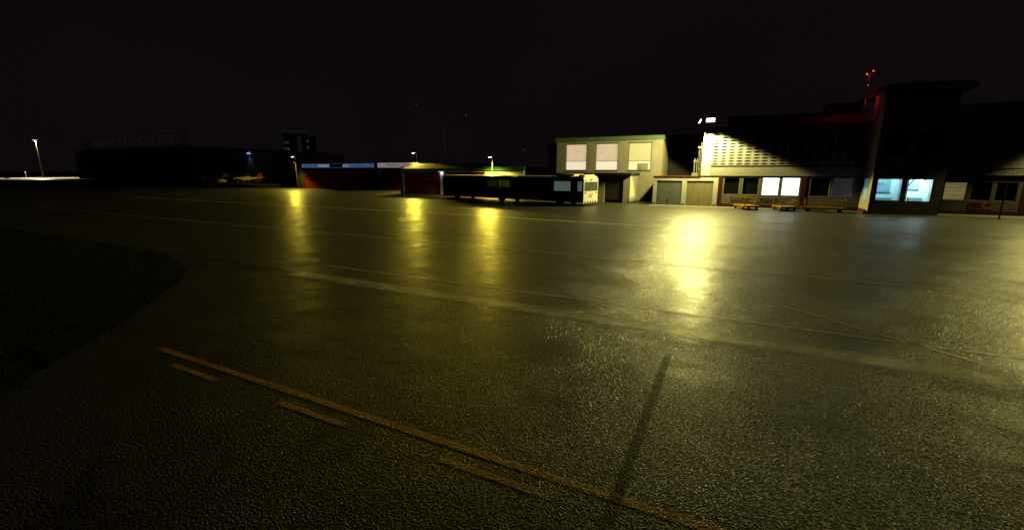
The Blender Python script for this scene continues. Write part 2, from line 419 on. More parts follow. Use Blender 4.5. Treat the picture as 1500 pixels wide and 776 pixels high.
def line(name, x0, x1, y, w, material, z=0.006, rz=0.0):
    """a painted strip: mesh along its own X so that wear runs along it"""
    L_ = x1 - x0; n = max(2, int(L_ / 2)); mb = MB()
    vs = []; fs = []
    for i in range(n + 1):
        x = -L_ / 2 + L_ * i / n
        vs += [(x, -w / 2, 0), (x, w / 2, 0)]
        if i: fs.append((2 * i - 2, 2 * i, 2 * i + 1, 2 * i - 1))
    mb.add(vs, fs)
    o = mb.build(name, material, fixn=False)
    o.location = Vector(((x0 + x1) / 2, y, z)) * S
    o.rotation_euler = (0, 0, rz)
    return tag(o, kind='structure')

PYe = paint('yellow_line_worn_end', (0.68, 0.34, 0.015), 1.2, fade=(0.04, 0))
PYd = paint('yellow_dash_paint', (0.68, 0.34, 0.015), 1.2, fade=(0.12, 0))
PP = paint('pale_line_paint', (0.8, 0.66, 0.3), 1.5)
PO = paint('brown_yellow_line_paint', (0.7, 0.36, 0.03), 1.5, edge=0.35)
PW = paint('worn_white_paint', (0.7, 0.67, 0.55), 1.2)
PWb = paint('worn_band', (0.7, 0.66, 0.5), 1.2, edge=0.4, fade=(0.03, 0), scale=5)
PR = paint('red_dash_paint', (0.5, 0.06, 0.04), 1.0, fade=(0.06, 0))
PD = paint('tar_seam', (0.012, 0.012, 0.011), 0.6, rough=0.75, spec=0.15, edge=0.4)
PDs = paint('painted_shadow_mix', (0.03, 0.028, 0.022), 0.6, rough=0.8, spec=0.1, edge=0.22, fade=(0.05, 0), scale=14)  # dark mix for the painted shadow strip

line('apron_line', -74.3, -8, -21.1, 0.5, PP, rz=R(-0.3))
line('apron_line', -8.5, 4.2, -22.0, 0.5, PP, rz=R(-3.0))
line('taxi_line', -60, 1.5, -35.45, 0.28, PO)
line('taxi_line', 1.5, 17.5, -35.76, 0.26, PO, rz=R(-0.3))
line('taxi_line', 9.9, 14.2, -41.95, 0.22, PO, rz=R(-39))
line('stand_line', -6.7, 18, -42.62, 0.2, PW)
line('holding_line', -3.0, 9.9, -50.72, 0.19, PYe)
for i in range(3):
    line('holding_dash', -1.66 + 3.42 * i, 0.18 + 3.42 * i, -51.07, 0.16, PYd)
line('worn_edge_band', -7.1, 14.2, -44.2, 1.15, PWb)
line('tar_seam', -17, -7.0, -44.1, 0.25, PD)
line('joint_line', -20, 30, -29.5, 0.14, paint('thin_joint_paint', (0.6, 0.56, 0.42), 1.1), rz=R(-0.6))
for i in range(14):
    x = -6.3 + 2.28 * i
    if i in (3, 5, 6): continue
    line('red_dash', x, x + 1.7, -17.9, 0.28, PR)
line('painted_shadow', 43.95, 48.55 + 1.2, 0, 0.2, PDs, rz=R(90)).location = Vector((7.75, -48.6, 0.010)) * S  # dark strip painted as a shadow running away from the terminal floodlight
# irregular crack filled with tar before the terminal
for x, y, l, a in ((9.9, -20.7, 1.5, 20), (11.1, -20.6, 1.2, -18), (11.75, -21.6, 1.6, -72)):
    line('tar_crack', x - l / 2, x + l / 2, y, 0.16, PD, rz=R(a))
# concrete gutter slabs along the building fronts
for i in range(15):
    if i in (6, 7): continue
    mb = MB(); mb.add([(-0.2 + 2.2 * i, -1.95, 0.004), (1.97 + 2.2 * i, -1.95, 0.004), (1.97 + 2.2 * i, -0.1, 0.004), (-0.2 + 2.2 * i, -0.1, 0.004)], [(0, 1, 2, 3)])
    tag(mb.build('gutter_slab', M['slab'] if 'slab' in M else M.setdefault('slab', mat('slab_concrete', (0.12, 0.115, 0.1), 0.6, var=0.3, bump=0.4, bscale=18)), fixn=False), kind='structure')

# grass lobe: turf sheet with blades standing in it
lobe = [(-1.2, -55.4), (-2.68, -53.25), (-3.44, -52.59), (-4.16, -51.83), (-5.05, -50.89), (-6.2, -49.69), (-7.93, -48.18), (-9.04, -47.21), (-9.75, -46.7), (-10.35, -46.25), (-11.0, -45.9), (-11.72, -45.61), (-13.23, -45.11), (-15.2, -44.5), (-17.6, -44.1), (-21.5, -43.9), (-70, -44.0), (-75, -60), (-40, -75), (0, -70)]
mbg = MB(); mbg.prism(lobe, -0.02, 0.006)
def inside(x, y, P):
    c = False; j = len(P) - 1
    for i in range(len(P)):
        if (P[i][1] > y) != (P[j][1] > y) and x < (P[j][0] - P[i][0]) * (y - P[i][1]) / (P[j][1] - P[i][1]) + P[i][0]: c = not c
        j = i
    return c
vs = []; fs = []
tries = 0
while len(fs) < 42000 and tries < 400000:
    tries += 1
    x = -1 - 34 * rnd.random() ** 1.6; y = rnd.uniform(-58, -44)
    ex, ey = rnd.gauss(0, 0.11), rnd.gauss(0, 0.11)
    if not inside(x + ex, y + ey, lobe): continue
    h = rnd.uniform(0.03, 0.11); a = rnd.random() * 6.283; w = rnd.uniform(0.008, 0.018)
    lx, ly = rnd.gauss(0, 0.05), rnd.gauss(0, 0.05)
    k = len(vs)
    vs += [(x - w * math.cos(a), y - w * math.sin(a), 0.0), (x + w * math.cos(a), y + w * math.sin(a), 0.0), (x + lx, y + ly, h)]
    fs.append((k, k + 1, k + 2))
mbg.add(vs, fs)
tag(mbg.build('grass', M['blade'], fixn=False), 'dark mown grass island curving into the asphalt apron', 'grass', None, 'stuff')

# ------------------------------------------------------------------ lettering
def text_mesh(name, body, size, depth, material, parent, loc, rot=(R(90), 0, 0), width=None):
    cu = bpy.data.curves.new(name, 'FONT'); cu.body = body; cu.size = size * S; cu.extrude = depth * S / 2; cu.space_character = 1.0
    t = bpy.data.objects.new(name, cu); COL.objects.link(t)
    dg = bpy.context.evaluated_depsgraph_get(); dg.update()
    me = bpy.data.meshes.new_from_object(t.evaluated_get(dg))
    COL.objects.unlink(t); bpy.data.objects.remove(t)
    me.name = name; me.materials.clear(); me.materials.append(material)
    if width:
        xs = [v.co.x for v in me.vertices]; k = width * S / (max(xs) - min(xs)); x0 = min(xs)
        for v in me.vertices: v.co.x = (v.co.x - x0) * k
    o = bpy.data.objects.new(name, me); o.location = Vector(loc) * S; o.rotation_euler = rot
    return link(o, parent)

def strokes(mb, x0, x1, z0, z1, y, n, seed, d=0.02):
    """weathered lettering too worn to read: upright, bar and slanted strokes"""
    r = random.Random(seed); w = (x1 - x0) / n
    for i in range(n):
        a = x0 + i * w; b = a + w * 0.72; t = w * 0.2
        k = r.randrange(5)
        mb.box(a, a + t, y - d, y, z0, z1)
        if k in (0, 1, 3): mb.box(a + t, b, y - d, y, z1 - (z1 - z0) * 0.2, z1)
        if k in (1, 2): mb.box(a + t, b, y - d, y, z0, z0 + (z1 - z0) * 0.2)
        if k in (0, 3, 4): mb.box(b - t, b, y - d, y, z0, z1 - (z1 - z0) * 0.22)
        if k in (2, 3): mb.box(a + t, b - t, y - d, y, (z0 + z1) / 2 - 0.08 * (z1 - z0), (z0 + z1) / 2 + 0.08 * (z1 - z0))
    return mb

# ------------------------------------------------------------------ terminal
T = thing('terminal_building', 'pale terminal with a pierced block screen above a row of ground floor windows', 'building', (0, 0, 0))
def P(mb, name, m, parent=T, **k): return mb.build(name, m, parent, **k)

# end pier and plain top, then the screen with lens shaped openings
P(MB().box(5.2, 6.15, 0, 0.5, 3.43, 8.7), 'end_wall', M['white'])
P(MB().box(5.201, 5.6, 0.5, 12, 3.43, 8.68), 'side_wall', M['white'])
pitch_x, pitch_z, ncol, nrow = 0.813, 0.315, 17, 13
sx0, sz0 = 6.15, 4.55
mb = MB()
for i in range(ncol):
    for k in range(nrow):
        x0 = sx0 + i * pitch_x; x1 = x0 + pitch_x; z0 = sz0 + k * pitch_z; z1 = z0 + pitch_z
        cx, cz = (x0 + x1) / 2, (z0 + z1) / 2; a, b = 0.355, 0.088
        n = 16; el = []; sq = []
        for q in range(n):
            t = 2 * math.pi * (q + 0.5) / n
            c, s_ = math.cos(t), math.sin(t)
            el.append((cx + a * c * (0.72 + 0.28 * abs(c)), cz + b * math.copysign(abs(s_) ** 1.25, s_)))
            kx = (pitch_x / 2) / max(abs(c), 1e-6); kz = (pitch_x / 2) / max(abs(s_), 1e-6); kk = min(kx, kz)
            sq.append((cx + c * kk, cz + s_ * kk * pitch_z / pitch_x))
        # put the square's own corners on the ring
        for q, (ux, uz) in ((1, (1, 1)), (5, (-1, 1)), (9, (-1, -1)), (13, (1, -1))):
            sq[q] = (cx + ux * pitch_x / 2, cz + uz * pitch_z / 2)
        vs = [(x, 0.04, z) for x, z in sq] + [(x, 0.04, z) for x, z in el] + [(x, 0.2, z) for x, z in el]
        fs = []
        for q in range(n):
            j = (q + 1) % n
            fs += [(q, j, n + j, n + q), (n + q, n + j, 2 * n + j, 2 * n + q)]
        mb.add(vs, fs)
scr = P(mb, 'pierced_screen', M['block'], fixn=True)
sxe = sx0 + ncol * pitch_x; sze = sz0 + nrow * pitch_z
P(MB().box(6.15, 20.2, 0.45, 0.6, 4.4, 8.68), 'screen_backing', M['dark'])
P(MB().box(6.15, 20.2, 0.0, 0.5, sze, 8.7), 'top_wall', M['block'])
P(MB().box(sxe, 20.2, 0.02, 0.44, 4.4, sze - 0.003), 'infill_wall', M['block'])
P(MB().box(6.15, 20.2, 0.0, 0.5, 3.43, 4.38), 'roughcast_band', M['rough'])
P(MB().box(5.22, 20.15, 0.5, 12, 8.4, 8.66), 'roof_deck', M['bitumen'])
P(MB().box(7.6, 20.2, 2.0, 11, 8.68, 9.75), 'attic_wall', M['redwall'] if 'redwall' in M else M.setdefault('redwall', mat('attic_render', (0.4, 0.3, 0.26), 0.8, dirt=0.3)))
P(MB().box(7.4, 20.2, 1.8, 11.2, 9.752, 9.93), 'roof_edge', M['bitumen'])
P(MB().box(17.2, 20.3, 6, 9, 9.94, 11.25), 'roof_housing', M['dark'])
P(MB().box(0.02, 5.19, 11.5, 14, 0.1, 8.9), 'rear_wall', M['bitumen'])
# ground floor: window wall, pillars, plinth
GW = [(7.68, 9.26), (9.54, 11.15), (11.46, 13.07), (13.3, 14.95), (15.85, 17.6), (17.78, 19.5)]
WZ = (1.36, 3.27)
P(MB().panel(7.46, 20.15, 0.34, 3.425, 0.05, 0.4, [(a, b, *WZ) for a, b in GW]), 'window_wall', M['olive'])
P(MB().box(7.46, 20.15, 0.02, 0.4, 0.0, 0.338), 'plinth', M['red'])
P(MB().box(7.12, 7.455, 0.003, 0.42, 0.0, 3.425), 'pillar', M['red'])
P(MB().box(15.08, 15.5, 0.01, 0.048, 0.34, 3.42), 'pillar', M['red'])
WHITE_WIN = glow('lit_office_window', (0.93, 0.97, 1.0), 2.2, var=0.12)
DIM_WIN = glow('dim_lit_window', (0.55, 0.5, 0.62), 0.035, var=0.5)
def window(parent, x0, x1, z0, z1, y, pane, fr=M['frame'], w=0.07, label=None, rail=None, pname='pane'):
    f = MB().panel(x0 - 0.03, x1 + 0.03, z0 - 0.03, z1 + 0.03, y - 0.05, y + 0.05, [(x0 + w, x1 - w, z0 + w, z1 - w)])
    if rail: f.box(x0 + w, x1 - w, y - 0.04, y + 0.04, rail - 0.03, rail + 0.03)
    o = f.build('window', fr, parent, label=label)
    MB().box(x0 + w, x1 - w, y + 0.052, y + 0.07, z0 + w, z1 - w).build(pname, pane, o)
    return o
for i, (a, b) in enumerate(GW):
    pane = [M['darkglass'], M['darkglass'], WHITE_WIN, WHITE_WIN, M['darkglass'], DIM_WIN][i]
    lab = ['dark window', 'dark window', 'brightly lit white window', 'brightly lit white window', 'dark window', 'dimly lit grey window'][i]
    window(T, a, b, *WZ, 0.095, pane, label=lab, w=0.05)
text_mesh('wall_lettering', 'SAARBRÜCKEN E', 0.72, 0.01, M['ink'], T, (8.5, 0.044, 0.55), width=4.55)

# right wing
Wg = thing('terminal_wing', 'dark terminal wing with red columns right of the projecting tower bay', 'building', (26.2, 0, 0))
off = (26.2, 0, 0)
def Q(mb, name, m, parent=Wg, **k): return mb.build(name, m, parent, off=off, **k)
Q(MB().box(25.7, 48, 0, 0.5, 4.22, 9.7), 'upper_wall', M['block'])
Q(MB().box(25.7, 48, 0.01, 0.5, 3.58, 4.217), 'roughcast_band', M['rough'])
Q(MB().box(25.6, 48.1, -0.15, 10, 9.703, 9.85), 'roof_edge', M['bitumen'])
Q(MB().box(25.7, 48, 0.062, 0.6, 3.02, 3.57), 'shade_lintel', M['dark'])  # shade under the overhang put into the dark colour
RW = [(26.45, 28.07), (28.36, 29.74), (30.0, 31.42), (33.0, 34.4), (34.7, 36.1), (36.4, 37.8)]
RZ = (1.28, 2.96)
Q(MB().panel(25.7, 48, 0.34, 3.017, 0.06, 0.55, [(a, b, *RZ) for a, b in RW]), 'window_wall', M['olive'])
Q(MB().box(25.7, 48, 0.02, 0.55, 0, 0.338), 'plinth', M['red'])
Q(MB().box(31.75, 32.25, 0.055, 0.0585, 0.34, 3.0), 'pillar', M['red'])
Q(MB().box(26.26, 26.4, -0.1, 0.058, 0.34, 3.3), 'post', M['black'])
LIT = glow('lit_yellow_blind', (0.62, 0.5, 0.18), 0.30, blinds=0.25, freq=1.2, var=0.35)
for i, (a, b) in enumerate(RW):
    f = MB().panel(a - 0.03, b + 0.03, RZ[0] - 0.03, RZ[1] + 0.03, 0.07, 0.17, [(a + .05, b - .05, RZ[0] + .05, RZ[1] - .05)]).build('window', M['frame'], Wg, off=off, label='dim yellow lit window' if i == 0 else 'dark window')
    MB().box(a + .05, b - .05, 0.172, 0.19, RZ[0] + .05, RZ[1] - .05).build('pane', LIT if i == 0 else M['darkglass'], f, off=off)
Q(MB().box(27.32, 27.83, -0.03, 0.055, 2.99, 3.27), 'turquoise_plate', M['teal'])
sg = thing('wall_sign', 'orange sign with worn dark lettering under the wing windows', 'sign', (29.24, 0.03, 0.5))
so = (29.24, 0.03, 0.5)
MB().box(28.42, 30.06, 0.05, 0.058, 0.5, 1.14).build('sign_board', M['orange'], sg, off=so)
mb = MB(); strokes(mb, 28.6, 29.45, 0.68, 0.97, 0.048, 3, 5, 0.005); strokes(mb, 28.5, 29.35, 1.01, 1.09, 0.048, 9, 6, 0.005); strokes(mb, 29.6, 29.95, 0.98, 1.08, 0.048, 4, 8, 0.005); mb.box(29.62, 29.92, 0.043, 0.048, 0.88, 0.92)
mb.build('sign_lettering', M['ink'], sg, off=so)

# projecting tower bay
V = thing('tower_bay', 'tall projecting tower bay with an overhanging curved roof and two cyan lit windows', 'building', (22.9, -1.5, 0))
vo = (22.9, -1.5, 0)
A = Vector((20.2, -3.52, 0)); B = Vector((25.6, -2.38, 0)); C0 = Vector((20.2, 0.02, 0)); D0 = Vector((26.0, 0.02, 0))
def wall_between(p, q, z0, z1, th, holes=()):
    d = (q - p); Lw = d.length; ang = math.atan2(d.y, d.x)
    mb = MB(Matrix.Translation(p) @ Matrix.Rotation(ang, 4, 'Z')); mb.panel(0, Lw, z0, z1, 0, th, holes)
    return mb, Matrix.Translation(p) @ Matrix.Rotation(ang, 4, 'Z'), Lw
bayw = mat('bay_render', (0.5, 0.44, 0.3), 0.85, spec=0.2, var=0.15, bump=0.2, dirt=0.3)
F1 = [(0.46, 2.46, 1.24, 3.27), (2.78, 4.82, 1.2, 3.25)]
mb, MF, LF = wall_between(A, B, 0.0, 10.95, 0.25, F1 + [(0.5, 2.4, 5.2, 7.4), (2.9, 4.8, 5.2, 7.4)])
mb.build('front_wall', bayw, V, off=vo)
for (a, b, z0, z1), lit in [(F1[0], 1), (F1[1], 1), ((0.5, 2.4, 5.2, 7.4), 0), ((2.9, 4.8, 5.2, 7.4), 0)]:
    f = MB(MF).panel(a - .02, b + .02, z0 - .02, z1 + .02, 0.1, 0.18, [(a + .05, b - .05, z0 + .05, z1 - .05)]).build('window', M['frame'] if lit else M['grey'], V, off=vo, label='window onto a cyan lit room' if lit else 'unlit upper window')
    MB(MF).box(a + .05, b - .05, 0.13, 0.145, z0 + .05, z1 - .05).build('pane', M['clear'] if lit else M['darkglass'], f, off=vo)
mb, ML, LL = wall_between(C0, A, 0.34, 10.95, -0.25, [(0.87, 2.55, 1.2, 3.27)])
# side wall runs from the terminal to the front corner; keep it 3 mm clear of the front wall
mb, ML, LL = wall_between(C0, A + Vector((0, 0.012, 0)), 0.34, 10.948, 0.22, [(0.87, 2.55, 1.2, 3.27), (1.3, 1.6, 8.4, 9.3)])
mb.build('side_wall', bayw, V, off=vo)
f = MB(ML).panel(.85, 2.57, 1.18, 3.29, -0.02, 0.06, [(.9, 2.52, 1.23, 3.24)]).build('window', M['frame'], V, off=vo, label='narrow seen side window, cyan lit')
MB(ML).box(.9, 2.52, -0.012, 0.0, 1.23, 2.3).build('pane', glow('lit_frosted_low', (0.62, 0.9, 0.95), 0.3, var=0.3), f, off=vo)
MB(ML).box(.9, 2.52, -0.012, 0.0, 2.32, 3.24).build('pane', glow('lit_frosted_high', (0.2, 0.5, 0.6), 0.25, var=0.3), f, off=vo)
MB(ML).box(1.3, 1.6, 0.1, 0.15, 8.4, 9.3).build('slot_window', M['darkglass'], V, off=vo)
MB(ML).box(0, LL, -0.03, 0.2, 0.0, 0.335).build('plinth', M['red'], V, off=vo)
mb, MR, LR = wall_between(B, D0, 0, 10.95, 0.25); mb.build('far_side_wall', bayw, V, off=vo)
# roof slab with rounded front corners
rp = [(19.75, 4.2), (19.65, -2.6), (19.75, -3.3), (20.05, -3.9), (20.6, -4.3), (21.4, -4.5), (22.6, -4.4), (24.6, -3.95), (25.6, -3.65), (26.2, -3.2), (26.55, -2.6), (26.6, 4.2)]
MB().prism(rp, 10.952, 11.32).build('roof_slab', M['bitumen'], V, off=vo, bevel=0.06)
MB().prism([(x * 0.94 + 23.1 * 0.06, y * 0.94) for x, y in rp], 11.322, 11.42).build('roof_cap', M['dark'], V, off=vo)
# the lit room behind the two windows
room = MB()
room.prism([(20.5, -3.1), (25.4, -2.05), (25.4, 0.0), (20.5, 0.0)], 0.3, 0.4)
room.prism([(20.5, -3.1), (25.4, -2.05), (25.4, 0.0), (20.5, 0.0)], 3.62, 3.72)
room.box(20.48, 25.5, -0.35, -0.25, 0.402, 3.618)
room.box(25.3, 25.4, -2.0, -0.352, 0.402, 3.618)
room.box(23.02, 23.1, -2.6, -0.352, 0.402, 3.618)
room.build('room_lining', M['plaster'], V, off=vo)
MB().box(20.9, 22.3, -1.6, -1.2, 0.402, 1.45).build('counter', M['board'], V, off=vo)
MB().box(23.6, 24.6, -1.4, -1.0, 0.402, 1.5).build('counter', M['board'], V, off=vo)
ROOMLAMP = glow('ceiling_tube', (0.75, 0.95, 1.0), 14.0)
MB().box(21.2, 22.6, -1.7, -1.5, 3.56, 3.617).build('ceiling_lamp', ROOMLAMP, V, off=vo)
MB().box(24.6, 24.85, -1.9, -0.8, 3.2, 3.3).box(24.7, 24.75, -1.4, -1.35, 3.3, 3.617).build('ceiling_lamp', ROOMLAMP, V, off=vo)
bd = thing('notice_board', 'blue grey board with dark lettering behind the left lit bay window', 'board', (21.5, -0.4, 1.9))
bo = (21.5, -0.4, 1.9)
MB().box(20.55, 22.35, -0.42, -0.352, 1.95, 3.4).build('panel', M['board'], bd, off=bo)
mb = MB(); strokes(mb, 21.05, 21.85, 2.62, 2.8, -0.422, 8, 3); mb.build('lettering', M['ink'], bd, off=bo)
MB().box(20.5, 22.4, -0.5, -0.352, 1.87, 1.948).build('ledge', M['grey'], bd, off=bo)
pc = thing('wall_picture', 'dark picture with slanting black shapes behind the right lit bay window', 'picture', (23.9, -0.4, 2.2))
po = (23.9, -0.4, 2.2)
MB().box(23.3, 24.5, -0.41, -0.352, 2.25, 3.5).build('panel', M['board'], pc, off=po)
MB().extrude_y([(23.35, 2.45), (23.95, 3.45), (23.35, 3.45)], -0.425, -0.412).extrude_y([(23.6, 2.5), (23.72, 2.5), (24.25, 3.4), (24.05, 3.4)], -0.425, -0.412).build('black_shape', M['ink'], pc, off=po)
MB().box(23.28, 24.52, -0.46, -0.352, 2.17, 2.248).build('ledge', M['grey'], pc, off=po)

# ------------------------------------------------------------------ double garage
Gd = thing('double_garage', 'low pale double garage with a bluish and a beige up and over door', 'garage', (3.5, 0.5, 0))
go = (3.5, 0.5, 0)
DH = [(0.4, 3.25, -0.01, 2.84), (3.78, 6.62, -0.01, 2.84)]
MB().panel(0, 7.1, 0, 3.24, 0, 0.3, [(a, b, 0.0, d) for a, b, c, d in DH]).build('front_wall', M['white'], Gd, off=go)
MB().box(0.0, 0.25, 0.302, 6, 0, 3.24).build('side_wall', M['white'], Gd, off=go)
MB().box(-0.06, 5.19, -0.025, 6.1, 3.245, 3.36).build('roof_edge', M['red'], Gd, off=go)
for (a, b, c, d), m, lb in zip(DH, (M['doorgrey'], M['doorbeige']), ('bluish grey garage door', 'beige garage door')):
    mb = MB()
    n = 16; w = (b - a) / n
    for i in range(n):
        x = a + i * w
        mb.box(x + 0.004, x + w * 0.8, 0.04, 0.08, 0.03, d - 0.01); mb.box(x + w * 0.8, x + w - 0.0, 0.055, 0.08, 0.03, d - 0.01)
    dr = mb.build('garage_door', m, Gd, off=go, label=lb)
    MB().box((a + b) / 2 - 0.03, (a + b) / 2 + 0.03, 0.0, 0.04, 0.62, 0.8).build('handle', M['black'], dr, off=go)
for x in (0.18, 3.5, 6.85):
    MB().box(x - 0.16, x + 0.16, -0.05, -0.002, 0, 0.22).build('kick_plate', M['grey'], Gd, off=go)

# metal stack, ladder and pipes on the garage roof beside the terminal end
vt = thing('vent_stack', 'thin metal pipes and ladder on the garage roof beside the terminal end wall', 'vent stack', (4.6, 0.9, 3.37))
vo2 = (4.6, 0.9, 3.37)
MB().tube((4.35, 1.0, 3.37), (4.35, 1.0, 5.4), 0.05).tube((4.62, 1.0, 3.37), (4.62, 1.0, 5.35), 0.05).build('pipe', M['steel'], vt, off=vo2)
MB().tube((4.85, 1.1, 3.37), (4.72, 1.1, 6.75), 0.035).ball((4.72, 1.1, 6.6), 0.16).build('mast', M['steel'], vt, off=vo2)
mb = MB(); mb.tube((4.95, 0.8, 3.37), (4.95, 0.8, 7.2), 0.025).tube((5.12, 0.8, 3.37), (5.12, 0.8, 7.2), 0.025)
for k in range(12): mb.tube((4.95, 0.8, 3.7 + 0.3 * k), (5.12, 0.8, 3.7 + 0.3 * k), 0.018)
mb.build('ladder', M['steel'], vt, off=vo2)
MB().box(4.15, 4.9, 0.75, 1.3, 3.372, 3.75).build('base_box', M['steel'], vt, off=vo2)
MB().box(4.2, 4.75, 0.9, 1.1, 5.0, 5.1).build('bracket', M['steel'], vt, off=vo2)
MB().box(4.7, 5.19, 0.85, 0.9, 4.2, 4.27).build('bracket', M['steel'], vt, off=vo2)

# ------------------------------------------------------------------ two storey building
H = thing('office_building', 'cream two storey building with green roof edge and three lit upper windows', 'building', (-7.3, 6, 0))
ho = (-7.3, 6, 0)
HW = [(-13.25, -10.2), (-8.88, -5.78), (-4.38, -1.36)]
MB().panel(-14.62, 0.0, 0, 7.96, 5.67, 5.95, [(a, b, 4.05, 7.68) for a, b in HW]).build('front_wall', M['cream'], H, off=ho)
MB().box(-14.62, -14.3, 5.952, 14, 0, 7.96).build('side_wall', M['cream'], H, off=ho)
MB().box(-0.3, 0.0, 5.952, 14, 0, 7.96).build('side_wall', M['cream'], H, off=ho)
MB().box(-14.8, 0.15, 5.5, 14.2, 7.963, 8.5).build('roof_edge', M['palegreen'], H, off=ho)
BL1 = glow('lit_pinkish_blind', (1.0, 0.76, 0.46), 0.75, blinds=0.22, freq=2.6, var=0.15)
BL1b = glow('lit_pale_pane', (1.0, 0.84, 0.58), 0.98, blinds=0.12, freq=2.6, var=0.1)
BL2 = glow('lit_yellow_room', (0.95, 0.85, 0.33), 0.72, var=0.1)
BL2b = glow('lit_pale_yellow_pane', (0.98, 0.9, 0.45), 0.9, var=0.1)
for i, (a, b) in enumerate(HW):
    z0, z1, zr = 4.05, 7.68, 5.29
    f = MB().panel(a - .02, b + .02, z0 - .02, z1 + .02, 5.78, 5.87, [(a + .07, b - .07, z0 + .06, zr - .03), (a + .07, b - .07, zr + .03, z1 - .12)]).build('window', M['grey'], H, off=ho, label='lit window with pale yellow light' if i == 2 else 'lit window with drawn slatted blind')
    MB().box(a + .07, b - .07, 5.85, 5.862, zr + .03, z1 - .12).build('blind', (BL1, BL1, BL2)[i], f, off=ho)
    MB().box(a + .07, b - .07, 5.85, 5.862, z0 + .06, zr - .03).build('pane', (BL1b, BL1b, BL2b)[i], f, off=ho)
    MB().box(a - .05, b + .05, 5.6, 5.668, z0 - .12, z0 - .022).build('sill', M['grey'], H, off=ho)
MB().box(-3.15, -1.75, 5.80, 5.848, 4.1, 4.95).box(-3.0, -1.9, 5.78, 5.799, 4.3, 4.85).build('air_conditioner', mat('unit_grey', (0.45, 0.47, 0.5), 0.5), H, off=ho)
# flat roofed garage annex in front of it
AX = thing('garage_annex', 'flat roofed garage annex with dark doors standing before the two storey building', 'garage', (-7.7, 3, 0))
ao = (-7.7, 3, 0)
MB().panel(-12.5, -2.87, 0, 3.44, 0.62, 0.9, [(-6.1, -3.72, 0.0, 3.3)]).build('front_wall', M['cream'], AX, off=ao)
MB().box(-3.15, -2.87, 0.902, 5.66, 0, 3.44).build('side_wall', M['cream'], AX, off=ao)
MB().box(-12.5, -12.2, 0.902, 5.66, 0, 3.44).build('side_wall', M['cream'], AX, off=ao)
MB().box(-12.6, -2.72, 0.42, 5.66, 3.443, 3.72).build('roof_slab', M['bitumen'], AX, off=ao)
for a, b in ((-6.1, -3.72),):
    mb = MB()
    for k in range(4): mb.box(a + 0.01, b - 0.01, 0.72, 0.78, 0.35 + 0.73 * k, 1.06 + 0.73 * k)
    dr = mb.build('garage_door', mat('brown_door', (0.05, 0.04, 0.03), 0.6, var=0.3), AX, off=ao)
MB().box(-2.868, -2.83, 0.63, 5.66, 0, 0.18).build('plinth', M['grey'], AX, off=ao)

# low dark shed with green edge behind the bus
SH = thing('low_shed', 'small dark shed with a thin green roof edge behind the bus', 'shed', (-20.2, 11, 0))
MB().box(-21.6, -16.5, 9, 13, 0, 3.75).build('wall', M['olive'], SH, off=(-20.2, 11, 0))
MB().box(-21.7, -16.4, 8.9, 13.1, 3.752, 4.02).build('roof_edge', M['green'], SH, off=(-20.2, 11, 0))

# ------------------------------------------------------------------ fire garage with red doors
FG = thing('vehicle_garage', 'long low garage with white framed red doors and a green roof edge', 'garage', (-33, 7.5, 0))
fo = (-33, 7.5, 0)
def FP(mb, n, m, parent=FG, **k): return mb.build(n, m, parent, off=fo, **k)
FP(MB().box(-45.05, -44.55, 7.0, 16, 0, 3.78), 'end_wall', M['grey'])
FP(MB().box(-44.548, -44.2, 7.02, 7.3, 0, 3.75), 'post', M['whitemetal'])
FP(MB().box(-36.25, -35.5, 6.95, 7.3, 0, 3.75), 'post', M['whitemetal'])
FP(MB().box(-45.05, -27.4, 6.93, 7.3, 3.753, 4.02), 'header', M['whitemetal'])
FP(MB().box(-45.1, -27.4, 6.8, 16, 4.023, 4.35), 'roof_edge', M['green'])
FP(MB().extrude_x([(7.2, 4.352), (12.0, 5.3), (16, 4.352)], -44.8, -27.6), 'roof', M['roofbrown'])
FP(MB().box(-27.4, -20.55, 6.9, 7.2, 0, 4.0), 'front_wall', M['white'])
FP(MB().box(-20.8, -20.55, 7.202, 16, 0, 4.0), 'side_wall', M['white'])
FP(MB().box(-27.6, -20.4, 6.7, 16.1, 4.36, 4.6), 'raised_roof_edge', M['green'])
FP(MB().box(-27.38, -20.45, 6.75, 16, 4.004, 4.358), 'eaves', M['green'])
for a, b in ((-44.19, -36.26), (-35.49, -27.42)):
    mb = MB()
    for k in range(10): mb.box(a, b, 7.12, 7.16, 0.03 + 0.372 * k, 0.39 + 0.372 * k)
    d = FP(mb, 'red_door', M['redoor'])
    for k in range(6):
        x = a + 0.7 + k * 1.2
        FP(MB().box(x, x + 0.7, 7.1, 7.118, 1.9, 2.2), 'pane', M['darkglass'], d)
FP(MB().box(-36.45, -35.3, 6.55, 6.92, 3.86, 4.0), 'wall_lamp', M['black'])
FP(MB().box(-36.3, -35.45, 6.6, 6.88, 3.83, 3.858), 'lamp_lens', glow('cool_lens', (0.9, 0.95, 1), 1.5))

# ------------------------------------------------------------------ hangar row, fascia boards given an added glow
HG = thing('low_hangar', 'long low hangar with blue and white fascia boards over red doors', 'hangar', (-65, 16, 0))
hgo = (-65, 16, 0)
def HP(mb, n, m, parent=HG, **k): return mb.build(n, m, parent, off=hgo, **k)
HP(MB().box(-83.0, -80.7, 15.5, 30, 0, 5.4), 'end_wall', M['dark'])
HP(MB().box(-80.69, -46.8, 15.5, 30, 4.6, 5.35), 'roof', M['bitumen'])
HP(MB().box(-60.9, -57.6, 15.2, 15.49, 0, 4.59), 'front_wall', M['olive'])
HP(MB().box(-57.5, -57.1, 14.9, 15.49, 0, 4.59), 'pillar', mat('green_pillar', (0.2, 0.24, 0.08), 0.7))
HP(MB().box(-47.1, -46.8, 15.2, 29.9, 0, 4.598), 'side_wall', M['olive'])
FBLUE = glow('blue_added_glow', (0.16, 0.42, 0.85), 0.21, var=0.45)  # boards are no lamps; light falling on them is added as emission
